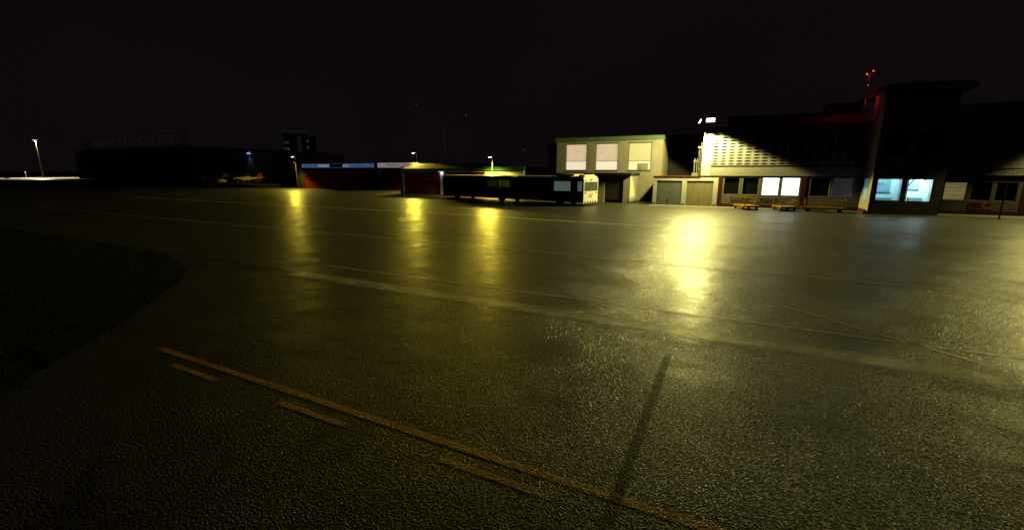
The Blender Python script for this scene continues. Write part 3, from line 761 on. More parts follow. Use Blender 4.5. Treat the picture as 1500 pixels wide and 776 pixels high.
FWHITE = glow('white_added_glow', (0.62, 0.56, 0.54), 0.34, var=0.25)
bf = HP(MB().box(-80.0, -58.4, 14.55, 14.75, 4.62, 5.46), 'fascia_board', FBLUE, label='blue fascia board with an added glow')
mb = MB(); strokes(mb, -74.6, -71.2, 4.8, 5.3, 14.54, 7, 11); strokes(mb, -67, -65.2, 4.75, 5.3, 14.54, 4, 13)
HP(mb, 'lettering', glow('letter_added_glow', (0.7, 0.75, 0.75), 0.35), bf)
HP(MB().box(-71.0, -67.2, 14.5, 14.545, 4.68, 5.42), 'dark_plate', mat('fascia_plate', (0.09, 0.09, 0.13), 0.5), bf)
wf = HP(MB().box(-57.2, -46.75, 14.5, 14.72, 4.6, 5.54), 'fascia_board', FWHITE, label='white fascia board with an added glow')
mb = MB(); strokes(mb, -54.9, -51.3, 4.95, 5.25, 14.49, 11, 21); strokes(mb, -50.1, -48.0, 4.95, 5.25, 14.49, 7, 22); mb.box(-51.1, -50.3, 14.47, 14.49, 4.66, 4.85)
HP(mb, 'lettering', M['redink'], wf)
HP(MB().box(-80.69, -58.3, 14.76, 15.49, 4.5, 4.595), 'canopy_soffit', M['dark'])
HP(MB().box(-57.2, -46.75, 14.73, 15.49, 4.5, 4.595), 'canopy_soffit', M['dark'])
for i in range(5):
    a = -80.6 + i * 3.94; b = a + 3.9
    d = HP(MB().panel(a, b, 0.05, 4.48, 15.5, 15.58, [(a + 0.3 + 1.3 * k, a + 1.1 + 1.3 * k, z, z + 0.36) for k in range(3) for z in (1.85, 2.42)]), 'hangar_door', M['redoor'])
    HP(MB().box(a + 0.1, b - 0.1, 15.6, 15.62, 1.7, 2.95), 'door_panes', mat('greenish_panes', (0.02, 0.045, 0.02), 0.2) if i == 0 else bpy.data.materials['greenish_panes'], d)
for i in range(2):
    a = -57.0 + i * 4.95
    HP(MB().box(a, a + 4.9, 15.5, 15.58, 0.05, 4.48), 'hangar_door', M['redoor'])

# ------------------------------------------------------------------ far hangars
FH = thing('far_hangar', 'huge dark hangar far off with a long lettered rooftop sign', 'hangar', (-240, 60, 0))
fho = (-240, 60, 0)
MB().box(-293, -190, 50, 95, 0, 13.5).build('hall', M['grey'], FH, off=fho)
mb = MB()
for i in range(10): mb.box(-291 + 10 * i, -281.3 + 10 * i, 49.7, 49.9, 0.1, 9.5)
mb.build('sliding_door', M['dark'], FH, off=fho)
MB().box(-293.5, -189.5, 49.5, 95.5, 13.505, 13.8).build('roof_edge', mat('pale_roof_edge', (0.3, 0.3, 0.26), 0.6), FH, off=fho)
fr = MB()
for i in range(22):
    x = -283 + i * 4.3
    fr.tube((x, 50.6, 13.8), (x, 50.6, 19.2), 0.12, n=6)
    fr.tube((x, 52.6, 13.8), (x, 50.6, 18.0), 0.1, n=6)
fr.tube((-284, 50.6, 19.1), (-192, 50.6, 19.1), 0.12, n=6).tube((-284, 50.6, 14.4), (-192, 50.6, 14.4), 0.12, n=6)
sgn = fr.build('roof_sign', M['black'], FH, off=fho)
lt = MB(); strokes(lt, -272, -198, 14.7, 18.6, 50.3, 15, 31, 0.3)
lt.build('sign_letters', glow('roof_letter_added_glow', (0.5, 0.42, 0.5), 0.008), sgn, off=fho)  # unlit letters given an added faint emission
EMB = glow('emblem_added_glow', (1.0, 0.03, 0.08), 0.005)  # emblems get the same added faint emission
for pts in ([(-284, 18.9), (-282.6, 18.9), (-280, 16.4), (-281.4, 16.4)], [(-276, 18.3), (-274.4, 19), (-272.8, 18), (-274.5, 17.4)],
            [(-191.5, 19.6), (-190.2, 19.6), (-194, 15.4), (-197.5, 14.4), (-196, 14.4), (-193.5, 15.6)]):
    MB().extrude_y(pts, 50.0, 50.3).build('sign_emblem', EMB, sgn, off=fho)

AH = thing('arched_hangar', 'dark round roofed hangar beside the huge hangar with a blue wall lamp', 'hangar', (-168, 60, 0))
aho = (-168, 60, 0)
pts = [(-187, 0), (-149.7, 0), (-149.7, 10.6)]
for i in range(11):
    t = i / 10; pts.append((-149.7 - 37.3 * t, 10.6 + 2.6 * math.sin(math.pi * (0.12 + 0.70 * t)) ** 0.8 - 0.9))
pts.append((-187, 12.6))
MB().extrude_y(pts, 50, 92).build('hall', M['grey'], AH, off=aho)
MB().box(-182, -156, 49.7, 49.95, 0.1, 8.5).build('sliding_door', M['dark'], AH, off=aho)
MB().box(-152.9, -152.1, 49.2, 49.98, 10.1, 10.3).build('wall_lamp', glow('blue_lens', (0.35, 0.5, 1.0), 2.0), AH, off=aho)

# ------------------------------------------------------------------ control tower, far
rzc = R(26.57)
CT = thing('control_tower', 'distant control tower with a broad bluish cab rim and small lit windows', 'control tower', (-184.4, 94.0, 0), rzc)
mb = MB()
mb.box(-5.4, 2.0, 0, 8, 0, 20.0).box(4.0, 8.6, 0.4, 8, 0, 20.3)
mb.build('shaft', M['dark'], CT)
MB().prism([(-5.5, -1.2), (4.4, -1.2), (5.3, 0), (5.3, 8), (-6.4, 8), (-6.4, 0)], 20.35, 21.6).build('cab', M['darkglass'], CT)
MB().prism([(-5.7, -1.5), (4.6, -1.5), (5.6, 0), (5.6, 8.3), (-6.7, 8.3), (-6.7, 0)], 21.62, 23.2).build('cab_rim', glow('rim_added_glow', (0.28, 0.55, 0.7), 0.012, var=0.5), CT)  # added faint glow, the rim is no lamp
MB().box(-2, 2, 2, 6, 23.21, 24.0).build('roof_housing', M['dark'], CT)
MB().box(2.05, 3.95, -0.3, 8, 0, 20.2).build('pale_strip', glow('strip_added_glow', (0.32, 0.42, 0.46), 0.016, var=0.6), CT)  # added faint glow lifts this pale strip of the shaft
cw = glow('faint_yellow_window', (0.55, 0.5, 0.2), 0.08, var=0.3)
for k in range(5):
    for x, w in ((-5.15, 0.5), (-3.9, 0.85), (6.8, 0.85)):
        z = 16.6 - 2.85 * k + (0.7 if x > 5 else 0)
        MB().box(x, x + w, -0.06 if x < 5 else 0.34, -0.005 if x < 5 else 0.395, z, z + 1.2).build('window', cw, CT)

CT.scale = (0.88, 0.88, 1.0)

# ------------------------------------------------------------------ articulated bus
BU = thing('articulated_bus', 'long dark articulated apron bus with a white rear before the garages', 'bus', (-26.81, -2.11, 0), math.atan2(-0.23803, 0.97126))
# local x along the bus (front at -3), y 0 = near side, +y away
BL, BR_, BWd = -3.0, 20.9, 3.2
WH = 0.52
BUSGLOW = glow('pane_added_glow', (0.55, 0.8, 0.66), 0.13, var=0.3)  # added emission for the light on the glass, no cabin lamp
def bus_side(y0, y1, name):
    for seg, (a, b) in enumerate(((BL, 10.1), (11.2, BR_))):
        holes = []
        x = a + 0.5
        while x + 1.9 < b:
            holes.append((x, x + 1.9, 1.72, 2.8)); x += 2.1
        if seg == 1:
            holes = [(11.5, 13.3, 1.72, 2.8), (13.6, 16.5, 1.72, 2.8), (16.88, 19.2, 1.68, 2.78), (20.15, 20.75, 1.7, 2.78)]
        wl = [w for w in (0.0, 8.57, 17.75) if a < w < b]
        wheels = [(w - 0.62, w + 0.62, 0.42, 1.08) for w in wl]
        MB().panel(a, b, 0.42, 3.05, y0, y1, holes + wheels).build('side_panel', M['busdark'], BU)
        g = MB()
        for h in holes:
            if seg == 1 and h[0] > 16.6 and y0 < 1:
                MB().box(h[0] - .02, h[1] + .02, (y0 + y1) / 2 - .004, (y0 + y1) / 2 + .004, h[2] - .02, h[3] + .02).build('side_glass', BUSGLOW, BU, label='greenish side window with an added dim glow')
                continue
            g.box(h[0] - .02, h[1] + .02, (y0 + y1) / 2 - .004, (y0 + y1) / 2 + .004, h[2] - .02, h[3] + .02)
        g.build('side_glass', M['busglass'], BU)
bus_side(0, 0.06, 'near'); bus_side(BWd - 0.06, BWd, 'far')
sec = [(0.0, 3.053), (0.05, 3.2), (0.18, 3.32), (0.4, 3.38), (BWd - 0.4, 3.38), (BWd - 0.18, 3.32), (BWd - 0.05, 3.2), (BWd, 3.053)]
MB().extrude_x(sec, BL, 10.1).build('roof', M['buswhite'], BU)
MB().extrude_x(sec, 11.2, BR_).build('roof', M['buswhite'], BU)
fold = MB()
for k in range(8):
    d = 0.08 if k % 2 else 0.0
    fold.box(10.103 + k * 0.137, 10.235 + k * 0.137, 0.08 + d, BWd - 0.08 - d, 0.4 + d, 3.25 - d)
fold.build('bellows', M['rubber'], BU)
MB().box(BL + .1, 10.0, 0.07, BWd - 0.07, 0.44, 0.56).box(11.3, BR_ - .1, 0.07, BWd - 0.07, 0.44, 0.56).build('floor', M['dark'], BU)
MB().box(16.8, 19.3, 0.55, BWd - 0.55, 3.383, 3.6).box(20.0, 20.75, 0.45, BWd - 0.45, 3.383, 3.55).build('roof_unit', M['buswhite'], BU)
# rear end, lit by the terminal flood
yz = [(y, z) for y, z in sec]
re_ = MB()
ME = Matrix.Translation((BR_, 0, 0)) @ Matrix.Rotation(R(90), 4, 'Z')
re_.M = ME; re_.panel(0.0, BWd, 0.32, 3.05, -0.08, 0.0, [(0.12, BWd - 0.12, 1.68, 2.72)]); re_.build('rear_panel', M['buswhite'], BU)
MB(ME).box(0.1, BWd - 0.1, -0.03, -0.02, 1.66, 2.74).build('rear_window', mat('rear_bus_glass', (0.075, 0.10, 0.09), 0.15, spec=0.6), BU)
MB(ME).box(1.35, 1.85, -0.1, -0.082, 2.85, 3.03).build('route_box', M['grey'], BU)
for y in (0.25, BWd - 0.5):
    MB(ME).box(y, y + 0.28, -0.11, -0.082, 1.42, 1.58).build('tail_lamp', mat('red_lens', (0.5, 0.02, 0.015), 0.3) if 'red_lens' not in bpy.data.materials else bpy.data.materials['red_lens'], BU)
    MB(ME).box(y, y + 0.28, -0.11, -0.082, 2.86, 2.98).build('marker_lamp', mat('amber_lens', (0.5, 0.3, 0.03), 0.3) if 'amber_lens' not in bpy.data.materials else bpy.data.materials['amber_lens'], BU)
mb = MB(ME)
mb.extrude_y([(1.1, .95), (1.25, .95), (1.45, 1.25), (1.3, 1.25)], -0.095, -0.082).extrude_y([(1.3, 1.27), (2.1, 1.33), (2.1, 1.41), (1.3, 1.35)], -0.095, -0.082).box(1.55, 1.75, -0.095, -0.082, .98, 1.2)
mb.build('rear_emblem', M['grey'], BU)
mb = MB(ME)
for y in (0.35, 0.95, 1.55, 2.15, 2.75): mb.extrude_y([(y - 0.2, .325), (y + 0.2, .325), (y, .62)], -0.1, -0.082)
mb.build('bumper_marks', M['black'], BU)
MF2 = Matrix.Translation((BL, 0, 0)) @ Matrix.Rotation(R(90), 4, 'Z')
MB(MF2).panel(0.0, BWd, 0.32, 3.05, 0.0, 0.08, [(0.12, BWd - 0.12, 1.3, 2.85)]).build('front_panel', M['buswhite'], BU)
MB(MF2).box(0.1, BWd - 0.1, 0.02, 0.03, 1.28, 2.87).build('windscreen', M['busglass'], BU)
for w in (0.0, 8.57, 17.75):
    for side in (0, 1):
        y = -0.15 if side == 0 else BWd - 0.21
        wl = MB().tube((w, y, WH), (w, y + 0.36, WH), WH, n=28).build('wheel', M['rubber'], BU, bevel=0.03)
        yy = y - 0.012 if side == 0 else y + 0.36
        MB().tube((w, yy, WH), (w, yy + 0.012, WH), WH * 0.62, n=24).build('rim', M['rim'], wl)
        mb = MB().tube((w, yy - 0.03, WH), (w, yy + 0.0, WH), WH * 0.2, n=16)
        mb.build('hub', M['rim'], wl)

# ------------------------------------------------------------------ baggage trolleys
def trolley(label, loc, rz, L_=2.7, W_=1.45, panel_end=False):
    t = thing('baggage_trolley', label, 'trolley', loc, rz, 'yellow baggage trolleys by the terminal')
    y = M['yellow']
    mb = MB().box(-L_ / 2, L_ / 2, -W_ / 2, W_ / 2, 0.36, 0.42)
    for s in (-1, 1): mb.box(-L_ / 2, L_ / 2, s * W_ / 2 - 0.04, s * W_ / 2 + 0.04, 0.3, 0.46)
    for s in (-1, 1): mb.box(s * L_ / 2 - 0.04, s * L_ / 2 + 0.04, -W_ / 2 + 0.042, W_ / 2 - 0.042, 0.3, 0.46)
    mb.build('deck', y, t)
    for s in (-1, 1):
        x = s * (L_ / 2 - 0.06)
        if panel_end and s == 1:
            MB().box(x - 0.03, x + 0.05, -W_ / 2 + 0.05, W_ / 2 - 0.05, 0.462, 1.28).build('end_panel', M['orange'], t)
            continue
        mb = MB().path([(x, -W_ / 2 + .06, .46), (x, -W_ / 2 + .06, 1.2), (x, W_ / 2 - .06, 1.2), (x, W_ / 2 - .06, .46)], 0.035)
        for k in range(1, 6): mb.tube((x, -W_ / 2 + .06 + k * (W_ - .12) / 6, .46), (x, -W_ / 2 + .06 + k * (W_ - .12) / 6, 1.2), 0.018, n=6)
        mb.tube((x, -W_ / 2 + .06, .85), (x, W_ / 2 - .06, .85), 0.022, n=6)
        mb.build('end_rail', y, t)
    mb = MB()
    for z in (0.82, 1.08): mb.tube((-L_ / 2 + .06, W_ / 2 - .06, z), (L_ / 2 - .06, W_ / 2 - .06, z), 0.022, n=6)
    for k in range(1, 5): mb.tube((-L_ / 2 + k * L_ / 5, W_ / 2 - .06, .46), (-L_ / 2 + k * L_ / 5, W_ / 2 - .06, 1.08), 0.018, n=6)
    mb.build('side_rail', y, t)
    for sx in (-1, 1):
        for sy in (-1, 1):
            cx, cy = sx * (L_ / 2 - 0.38), sy * (W_ / 2 - 0.06)
            w = MB().tube((cx, cy - 0.07, 0.19), (cx, cy + 0.07, 0.19), 0.19, n=18).build('wheel', M['rubber'], t)
            MB().tube((cx, cy - 0.085, 0.19), (cx, cy + 0.085, 0.19), 0.1, n=14).build('rim', y, w)
    MB().path([(-L_ / 2, -0.12, .38), (-L_ / 2 - .55, 0, .3)], 0.025).path([(-L_ / 2, 0.12, .38), (-L_ / 2 - .55, 0, .3)], 0.025).tube((-L_ / 2 - .55, 0, .3), (-L_ / 2 - .7, 0, .55), 0.025).build('tow_bar', y, t)
    return t
trolley('yellow baggage trolley with railed ends nearest the double garage, below the wall lettering', (10.05, -2.55, 0), R(-68), 2.6, 1.5)
trolley('yellow baggage trolley standing below the brightly lit white windows', (13.55, -2.35, 0), R(-76), 2.6, 1.4)
trolley('long yellow baggage trolley with one solid orange end panel beside the tower bay', (16.95, -2.45, 0), R(-13), 3.35, 1.35, True)

# slim dark pole before the wing
SP = thing('sign_pole', 'slim dark bare pole standing on the apron before the terminal wing', 'pole', (28.97, -4.2, 0))
mb = MB(); mb.tube((0, 0, 0), (0, 0, 2.9), 0.055)
for k in range(7): mb.tube((0, 0, 0.3 + 0.38 * k), (0, 0, 0.36 + 0.38 * k), 0.075)
mb.build('pole', M['black'], SP)
MB().tube((0, 0, 0), (0, 0, 0.06), 0.14, n=14).build('base_plate', M['black'], SP)
# bare mast behind the garages
TM = thing('thin_mast', 'thin bare mast rising behind the long low garage', 'mast', (-46.4, 23.1, 0))
MB().tube((0, 0, 0), (0, 0, 12.3), 0.12, 0.07).build('pole', mat('mast_paint', (0.3, 0.25, 0.1), 0.6), TM)
MB().box(-0.3, 0.3, -0.3, 0.3, 0, 0.15).build('base_plate', M['grey'], TM)

# ------------------------------------------------------------------ lamps
def spot(parent, loc, aim, energy, col, angle, blend=0.12, size=0.12, name='light'):
    l = bpy.data.lights.new(name, 'SPOT'); l.energy = energy * S * S; l.color = col; l.spot_size = R(angle); l.spot_blend = blend; l.shadow_soft_size = size
    o = bpy.data.objects.new(name, l); link(o, parent)
    o.location = Vector(loc) * S
    o.rotation_euler = (Vector(aim)).to_track_quat('-Z', 'Y').to_euler()
    return o
def point(parent, loc, energy, col, size=0.1, name='light'):
    l = bpy.data.lights.new(name, 'POINT'); l.energy = energy * S * S; l.color = col; l.shadow_soft_size = size
    o = bpy.data.objects.new(name, l); link(o, parent); o.location = Vector(loc) * S
    return o
WARM = (1.0, 0.89, 0.26)      # terminal floods
SOD = (1.0, 0.78, 0.07)       # sodium lamps on poles

def flood(label, loc, face, energy, w=0.9, tilt=45, angle=143, arm=0.42):
    """wall mounted flood: housing box tilted down, glass lens, bracket; face = yaw of its aim"""
    t = thing('floodlight', label, 'floodlight', loc, face, 'floodlights on the terminal roof edge')
    M1 = Matrix.Rotation(R(-22), 4, 'X')      # local -Y is the aim after the tilt
    MB(M1).box(-w / 2, w / 2, 0.0, 0.14, -0.23, 0.23).build('housing', M['grey'], t)
    MB(M1).box(-w / 2 + .03, w / 2 - .03, -0.014, -0.003, -0.2, 0.2).build('lens', LED, t)
    MB().tube((0, 0.08, 0.0), (0, arm, -0.25), 0.03).build('bracket', M['grey'], t)
    ti = R(tilt)
    if energy: spot(t, (0, -0.15, -0.26), (0, -math.sin(ti), -math.cos(ti)), energy, WARM, angle, 0.08, 0.28)
    return t
flood('white floodlight on the terminal roof corner facing the apron', (5.75, -0.95, 9.4), 0, 13000, tilt=25, angle=136, arm=0.95)
flood('white floodlight on the terminal end wall seen edge on', (4.65, -0.2, 9.4), R(-75), 7500, w=0.7, tilt=35, angle=150)
flood('white floodlight high on the terminal wing past the tower bay', (35.6, -0.25, 9.4), 0, 7500, tilt=45, angle=130)

def lamp_post(label, loc, h, energy, arm=0.5, angle=158, tilt=32, col=SOD, poleM=M['grey']):
    t = thing('lamp_post', label, 'lamp post', loc, 0, 'lamp posts along the apron edge')
    MB().tube((0, 0, 0), (0, 0, h - 0.35), 0.1, 0.07).build('pole', poleM, t)
    MB().path([(0, 0, h - 0.35), (0, -0.15, h - 0.1), (0, -arm, h)], 0.05).build('arm', M['steel'], t)
    M1 = Matrix.Translation((0, -arm, h)) @ Matrix.Rotation(R(12), 4, 'X')
    MB(M1).box(-0.22, 0.22, -0.45, 0.1, 0.0, 0.12).build('lamp_head', M['grey'], t)
    MB(M1).box(-0.2, 0.2, -0.43, -0.02, -0.05, -0.003).build('lens', LED, t)
    ti = R(tilt)
    if energy: spot(t, (0, -arm - 0.25, h - 0.14), (0, -math.sin(ti), -math.cos(ti)), energy, col, angle, 0.2, 0.3)
    return t
lamp_post('lit lamp post standing before the cream wall behind the bus', (-25.45, 5.9, 0), 6.1, 7500, poleM=M['steel'])
lamp_post('lit lamp post on the right end of the white hangar fascia', (-47.4, 14.95, 5.35), 2.05, 7000, arm=0.75, tilt=45, angle=140)
lamp_post('lit lamp post at the dark end wall of the low hangar', (-82.3, 14.75, 0), 7.15, 5800, arm=0.45, tilt=45, angle=140)
tl = [o for o in bpy.data.objects if o.get('label', '').startswith('lit lamp post at the dark end')][0]
MB().box(-0.45, -0.1, -0.2, 0.2, 5.75, 5.9).build('added_lamp_head', M['grey'], tl)
MB().box(-0.47, -0.452, -0.15, 0.15, 5.77, 5.88).build('added_lens', glow('added_lens', (1, 0.85, 0.4), 2.0), tl)
spot(tl, (-0.7, 0, 5.8), (-0.915, 0.385, -0.155), 36000, SOD, 16, 0.3, 0.1)  # added lamp with a narrow beam to light the parked aeroplane
# garage door wall lamp lights its own posts and header
spot(FG, (-35.87 - fo[0], 6.7 - fo[1], 3.8), (0, 0.1, -1), 22, (0.92, 0.95, 1.0), 165, 0.3, 0.1)
# blue wall lamp of the arched hangar
spot(AH, (-152.5 - aho[0], 48.9 - aho[1], 9.9), (0, 0.3, -1), 120, (0.35, 0.5, 1.0), 62, 0.5, 0.15)
# light in the bay room
def area(parent, loc, sx, sy, energy, col):
    l = bpy.data.lights.new('light', 'AREA'); l.shape = 'RECTANGLE'; l.size = sx * S; l.size_y = sy * S; l.energy = energy * S * S; l.color = col
    o = bpy.data.objects.new('light', l); link(o, parent); o.location = Vector(loc) * S; o.rotation_euler = (R(62), 0, R(12))
    return o
area(V, (21.8 - vo[0], -2.75 - vo[1], 3.5), 1.6, 0.2, 135, (0.55, 0.92, 1.0))
area(V, (24.3 - vo[0], -2.2 - vo[1], 3.5), 1.2, 0.2, 260, (0.78, 1.0, 0.98))

# antenna mast with red obstruction lights, on the terminal roof beside the bay
AM = thing('antenna_mast', 'slim antenna mast with red obstruction lights beside the curved tower bay roof', 'antenna', (19.42, 0.25, 8.7))
MB().tube((0, 0, 0), (0, 0, 4.3), 0.05, 0.03, n=8).build('pole', mat('red_mast_paint', (0.12, 0.05, 0.045), 0.5), AM)
MB().tube((-0.22, 0, 4.25), (0.25, 0, 4.45), 0.03, n=6).build('cross_arm', M['grey'], AM)
REDL = glow('red_beacon', (1.0, 0.06, 0.02), 1.6)
for x, z in ((-0.2, 4.42), (0.26, 4.66)):
    MB().ball((x, 0, z), 0.075, sz=1.2).build('beacon', REDL, AM)
point(AM, (-0.05, -0.5, 4.1), 16, (1.0, 0.05, 0.02), 0.1)
MB().ball((0.0, -0.1, 3.35), 0.05).build('beacon', REDL, AM, label='small lower red lamp')
point(AM, (0.0, -0.3, 1.9), 9, (1.0, 0.05, 0.02), 0.1)  # added red light, set low to reach the bay wall below its roof

# far mast lighting the distant apron
FM = thing('floodlight_mast', 'tall lit floodlight mast far off over the distant pale apron', 'floodlight mast', (-345.2, 52.7, 0), rzc)
MB().tube((0, 0, 0), (0, 0, 20.8), 0.26, 0.15).build('pole', mat('far_mast_paint', (0.1, 0.085, 0.04), 0.6), FM)
MB().box(-0.9, 0.9, -0.8, 0.2, 20.9, 21.3).build('lamp_head', M['grey'], FM)
MB().box(-0.85, 0.85, -0.75, 0.15, 20.6, 20.895).build('lens', glow('far_lens', (0.96, 0.97, 1.0), 0.9), FM)
spot(FM, (0, -0.3, 20.4), (0.25, -0.25, -1), 150000, (1.0, 0.88, 0.5), 116, 0.35, 0.3)
MK = thing('marker_light', 'small yellowish marker light beside the distant floodlit apron', 'lamp', (-353.9, 48.3, 0), rzc)
MB().tube((0, 0, 0), (0, 0, 2.9), 0.12).build('pole', M['grey'], MK)
MB().ball((0, 0, 3.1), 0.32).build('lens', glow('yellow_marker', (0.9, 0.85, 0.6), 0.35), MK)

# shrubs silhouetted against that apron
def leaves(mb, cx, cy, cz, rx, ry, rz_, n, size, r):
    for _ in range(n):
        while True:
            p = Vector((r.uniform(-1, 1), r.uniform(-1, 1), r.uniform(-1, 1)))
            if p.length < 1: break
        c = Vector((cx + p.x * rx, cy + p.y * ry, cz + p.z * rz_))
        a = Vector((r.gauss(0, 1), r.gauss(0, 1), r.gauss(0, 1))).normalized(); b = a.orthogonal().normalized()
        s = size * r.uniform(0.6, 1.3)
        mb.add([c - a * s, c + b * s * 0.6, c + a * s, c - b * s * 0.6], [(0, 1, 2, 3)])
SHR = ['low dark shrub at the far left edge of the distant lit apron', 'low dark shrub second from the far left before the distant lit apron', 'small dark shrub before the lit apron beside the marker light', 'tallest dark shrub cutting into the distant lit apron', 'dark shrub at the right end of the distant lit apron']
for i, (x, y, w, h) in enumerate(((-382.5, 42, 2.6, 1.8), (-377, 46, 1.5, 2.0), (-373, 46, 1.2, 2.2), (-368.5, 47, 1.6, 3.4), (-326, 33, 2.2, 3.0))):
    t = thing('shrub', SHR[i], 'shrub', (x, y, 0), 0, 'shrubs before the distant apron')
    mb = MB(); r = random.Random(40 + i)
    leaves(mb, 0, 0, h * 0.5, w, w, h * 0.5, 240, 0.28, r)
    mb.build('foliage', M['leaf'], t, fixn=False)
    MB().tube((0, 0, 0), (0, 0, h * 0.6), 0.1, 0.05, 6).build('stem', M['bark'], t)

# trees behind the two storey building
def tree(label, loc, h, cr, seed, n=2600):
    r = random.Random(seed)
    t = thing('tree', label, 'tree', loc, 0, 'trees behind the office building')
    tr = MB(); tr.tube((0, 0, 0), (0.1, 0, h * 0.45), 0.28, 0.18, 10)
    cr_mb = MB()
    for k in range(9):
        a = 2 * math.pi * k / 9 + r.uniform(-.3, .3); z0 = h * r.uniform(0.3, 0.45); z1 = h * r.uniform(0.5, 0.92); d = cr * r.uniform(0.35, 0.85) * (1.15 - 0.5 * (z1 / h))
        e = (d * math.cos(a), d * math.sin(a), z1)
        tr.tube((0.07, 0, z0), e, 0.1, 0.03, 6)
        leaves(cr_mb, e[0], e[1], e[2], cr * 0.36, cr * 0.36, h * 0.11, n // 9, 0.2, r)
    tr.build('trunk', M['bark'], t); cr_mb.build('crown', M['leaf'], t, fixn=False)
    return t
tree('dark leafy tree rising just behind the left end of the two storey building', (-16.6, 16.5, 0), 11.4, 3.4, 3)
tree('lower dark tree left of the two storey building, behind the bus roof', (-19.9, 19.5, 0), 9.0, 2.8, 9, 1800)

# ------------------------------------------------------------------ parked light aircraft
def aircraft(label, loc, rz):
    t = thing('light_aircraft', label, 'aircraft', loc, rz)
    # nose at -x, tail at +x, length 9.6 units
    def ring(x, cz, w, h, n=14):
        return [(x, w * math.cos(2 * math.pi * i / n), cz + h * math.sin(2 * math.pi * i / n)) for i in range(n)]
    MB().loft([ring(-4.7, 1.35, .12, .12), ring(-4.5, 1.35, .45, .38), ring(-3.2, 1.35, .62, .56), ring(-1.5, 1.38, .72, .66), ring(0.3, 1.42, .66, .6), ring(2.2, 1.55, .38, .36), ring(4.2, 1.68, .16, .2), ring(4.9, 1.7, .05, .1)]).build('fuselage', M['planew'], t, smooth=True)
    MB().loft([ring(-2.0, 1.75, .35, .1), ring(-1.5, 1.85, .58, .42), ring(-0.6, 1.85, .62, .52), ring(0.3, 1.85, .5, .36), ring(0.9, 1.8, .25, .12)]).build('canopy', M['planew'], t, smooth=True)
    MB().box(-1.35, -0.75, -0.68, -0.6, 1.98, 2.3).box(-0.65, 0.1, -0.66, -0.58, 1.98, 2.28).box(-1.35, -0.75, 0.6, 0.68, 1.98, 2.3).box(-0.65, 0.1, 0.58, 0.66, 1.98, 2.28).build('canopy_window', M['darkglass'], t)
    MB().extrude_y([(3.3, 1.8), (4.3, 3.55), (5.0, 3.6), (4.95, 1.6)], -0.06, 0.06).build('tail_fin', M['planer'], t)
    MB().extrude_y([(2.8, 1.8), (3.3, 1.8), (4.25, 3.45), (4.05, 3.3)], -0.05, 0.05).build('fin_leading_edge', M['olive'], t)
    MB().extrude_y([(4.0, 1.78), (4.9, 1.78), (4.9, 1.86), (4.0, 1.86)], -1.7, 1.7).build('tailplane', M['planew'], t)
    for s in (-1, 1):
        MB().loft([[(-1.9, s * .5, 1.0), (0.2, s * .5, 1.0), (0.2, s * .5, 1.12), (-1.9, s * .5, 1.2)], [(-1.8, s * 3.2, 1.1), (0.2, s * 3.2, 1.1), (0.2, s * 3.2, 1.2), (-1.8, s * 3.2, 1.28)], [(-1.3, s * 5.6, 1.55), (0.1, s * 5.6, 1.55), (0.1, s * 5.6, 1.62), (-1.3, s * 5.6, 1.66)]]).build('wing', M['planew'], t)
    for x, y in ((-3.4, 0), (-0.5, -1.5), (-0.5, 1.5)):
        w = MB().tube((x, y - .09, .27), (x, y + .09, .27), .27, n=16).build('wheel', M['rubber'], t)
        MB().tube((x, y, .3), (x, y, 1.05), .06).build('strut', M['planew'], w)
    MB().ball((-4.75, 0, 1.35), .16).build('spinner', M['planer'], t)
    MB().box(-4.72, -4.66, -0.06, 0.06, .45, 2.25).build('propeller', M['black'], t)
    return t
aircraft('small white low wing aeroplane with a red tail fin parked on the distant apron', (-135.9, 37.6, 0.0), rzc)
# small ground power cart left of the aeroplane
GC = thing('ground_power_cart', 'small pale service cart left of the parked aeroplane', 'cart', (-143.8, 33.6, 0), rzc)
MB().box(-1.2, 1.2, -0.6, 0.6, 0.35, 1.0).box(-0.9, 0.3, -0.5, 0.5, 1.0, 1.25).build('body', M['planew'], GC)
for x in (-0.8, 0.8):
    for y in (-0.5, 0.5): MB().tube((x, y - .08, .25), (x, y + .08, .25), .25, n=12).build('wheel', M['rubber'], GC)
MB().path([(-1.2, 0, .45), (-2.0, 0, .4)], .05).build('tow_bar', M['yellow'], GC)
WS = thing('wind_cone', 'small pale wind cone on a post left of the parked aeroplane', 'wind cone', (-146.5, 36.0, 0), rzc)
MB().tube((0, 0, 0), (0, 0, 3.2), .06, n=8).build('pole', M['grey'], WS)
MB().tube((0, 0, 3.1), (1.1, 0, 2.2), .34, .16, n=10).build('cone', M['orange'], WS)

# ------------------------------------------------------------------ stars
star = glow('star_light', (0.85, 0.8, 0.75), 0.22)
CAMW = Vector((8.70, -55.53, 4.0))
def star_at(i, d, label):
    o = MB().ball((0, 0, 0), 2.0, 8, 5).build('star', star); o.location = (CAMW + Vector(d) * 2600) * S
    tag(o, label, 'star', 'stars in the night sky')
STARDIR = [((-0.6236, 0.7678, 0.1466), 'faint star above the white fascia of the low hangar'), ((-0.5354, 0.8352, 0.1258), 'faint star above the thin mast'), ((-0.4252, 0.9040, 0.0472), 'faint low star left of the two storey building'), ((-0.0946, 0.9924, 0.0778), 'faint star between the two storey building and the terminal')]

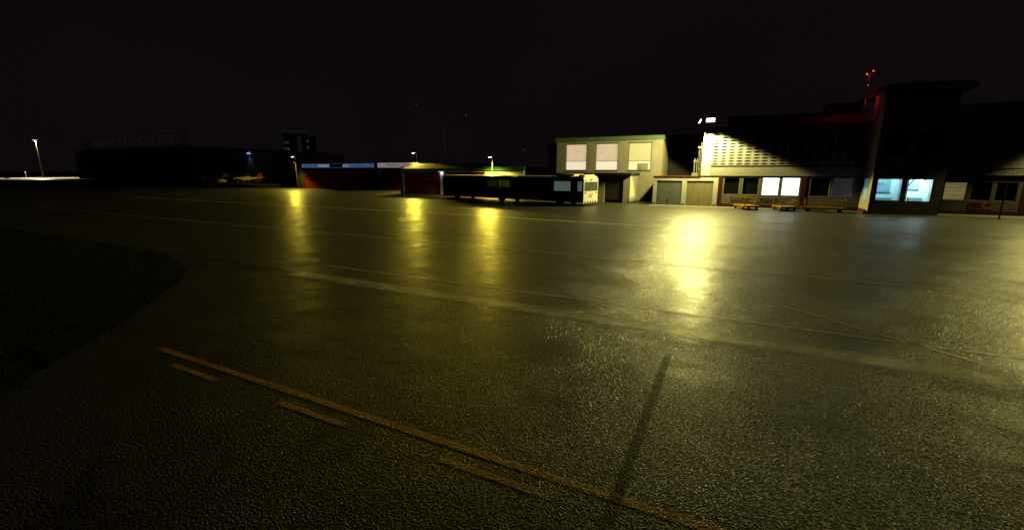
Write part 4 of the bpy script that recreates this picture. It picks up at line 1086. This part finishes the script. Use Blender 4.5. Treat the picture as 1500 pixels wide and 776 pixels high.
# ------------------------------------------------------------------ camera, world, render settings
cam = bpy.data.cameras.new('camera'); co = bpy.data.objects.new('camera', cam); link(co)
cam.sensor_fit = 'HORIZONTAL'; cam.sensor_width = 36; cam.lens = 36 * 640 / 1500
cam.clip_start = 0.05; cam.clip_end = 6000
co.location = CAMW * S
fw = Vector((-0.44705 * math.cos(R(12.17)), 0.89451 * math.cos(R(12.17)), -math.sin(R(12.17))))
co.rotation_euler = fw.to_track_quat('-Z', 'Y').to_euler()
scn.camera = co
right = Vector((0.89451, 0.44705, 0)); up = right.cross(fw)
for i, ((px, py), lb) in enumerate((((609.5, 153), STARDIR[0][1]), ((682.5, 168.5), STARDIR[1][1]), ((768.5, 219.5), STARDIR[2][1]), ((998, 198), STARDIR[3][1]))):
    star_at(i, (right * (px - 750) / 640 - up * (py - 388) / 640 + fw).normalized(), lb)

w = bpy.data.worlds.new('World'); scn.world = w; w.use_nodes = True
N = w.node_tree.nodes; L = w.node_tree.links
bg = N['Background']
tc = N.new('ShaderNodeTexCoord'); nz = N.new('ShaderNodeTexNoise'); nz.inputs['Scale'].default_value = 1.2; nz.inputs['Detail'].default_value = 3
L.new(tc.outputs['Generated'], nz.inputs['Vector'])
cr = N.new('ShaderNodeValToRGB')
cr.color_ramp.elements[0].position = 0.3; cr.color_ramp.elements[0].color = (0.0032, 0.0019, 0.0025, 1)
cr.color_ramp.elements[1].position = 0.7; cr.color_ramp.elements[1].color = (0.0045, 0.0032, 0.0033, 1)
L.new(nz.outputs['Fac'], cr.inputs['Fac']); L.new(cr.outputs['Color'], bg.inputs['Color'])
bg.inputs['Strength'].default_value = 1.0

vs_ = scn.view_settings
scn.display_settings.display_device = 'sRGB'
vs_.view_transform = 'Standard'; vs_.look = 'None'; vs_.exposure = 0; vs_.gamma = 1; vs_.use_curve_mapping = False
scn.render.engine = 'CYCLES'
cy = scn.cycles
cy.use_denoising = True; cy.denoising_prefilter = 'ACCURATE'; cy.denoising_quality = 'HIGH'; cy.use_adaptive_sampling = False; cy.denoiser = 'OPENIMAGEDENOISE'; cy.denoising_input_passes = 'RGB_ALBEDO_NORMAL'
cy.max_bounces = 6; cy.diffuse_bounces = 0; cy.glossy_bounces = 3; cy.transparent_max_bounces = 12
cy.sample_clamp_indirect = 4; cy.caustics_reflective = False; cy.caustics_refractive = False
cy.use_light_tree = True
for m_ in bpy.data.materials:
    m_.cycles.emission_sampling = 'NONE'
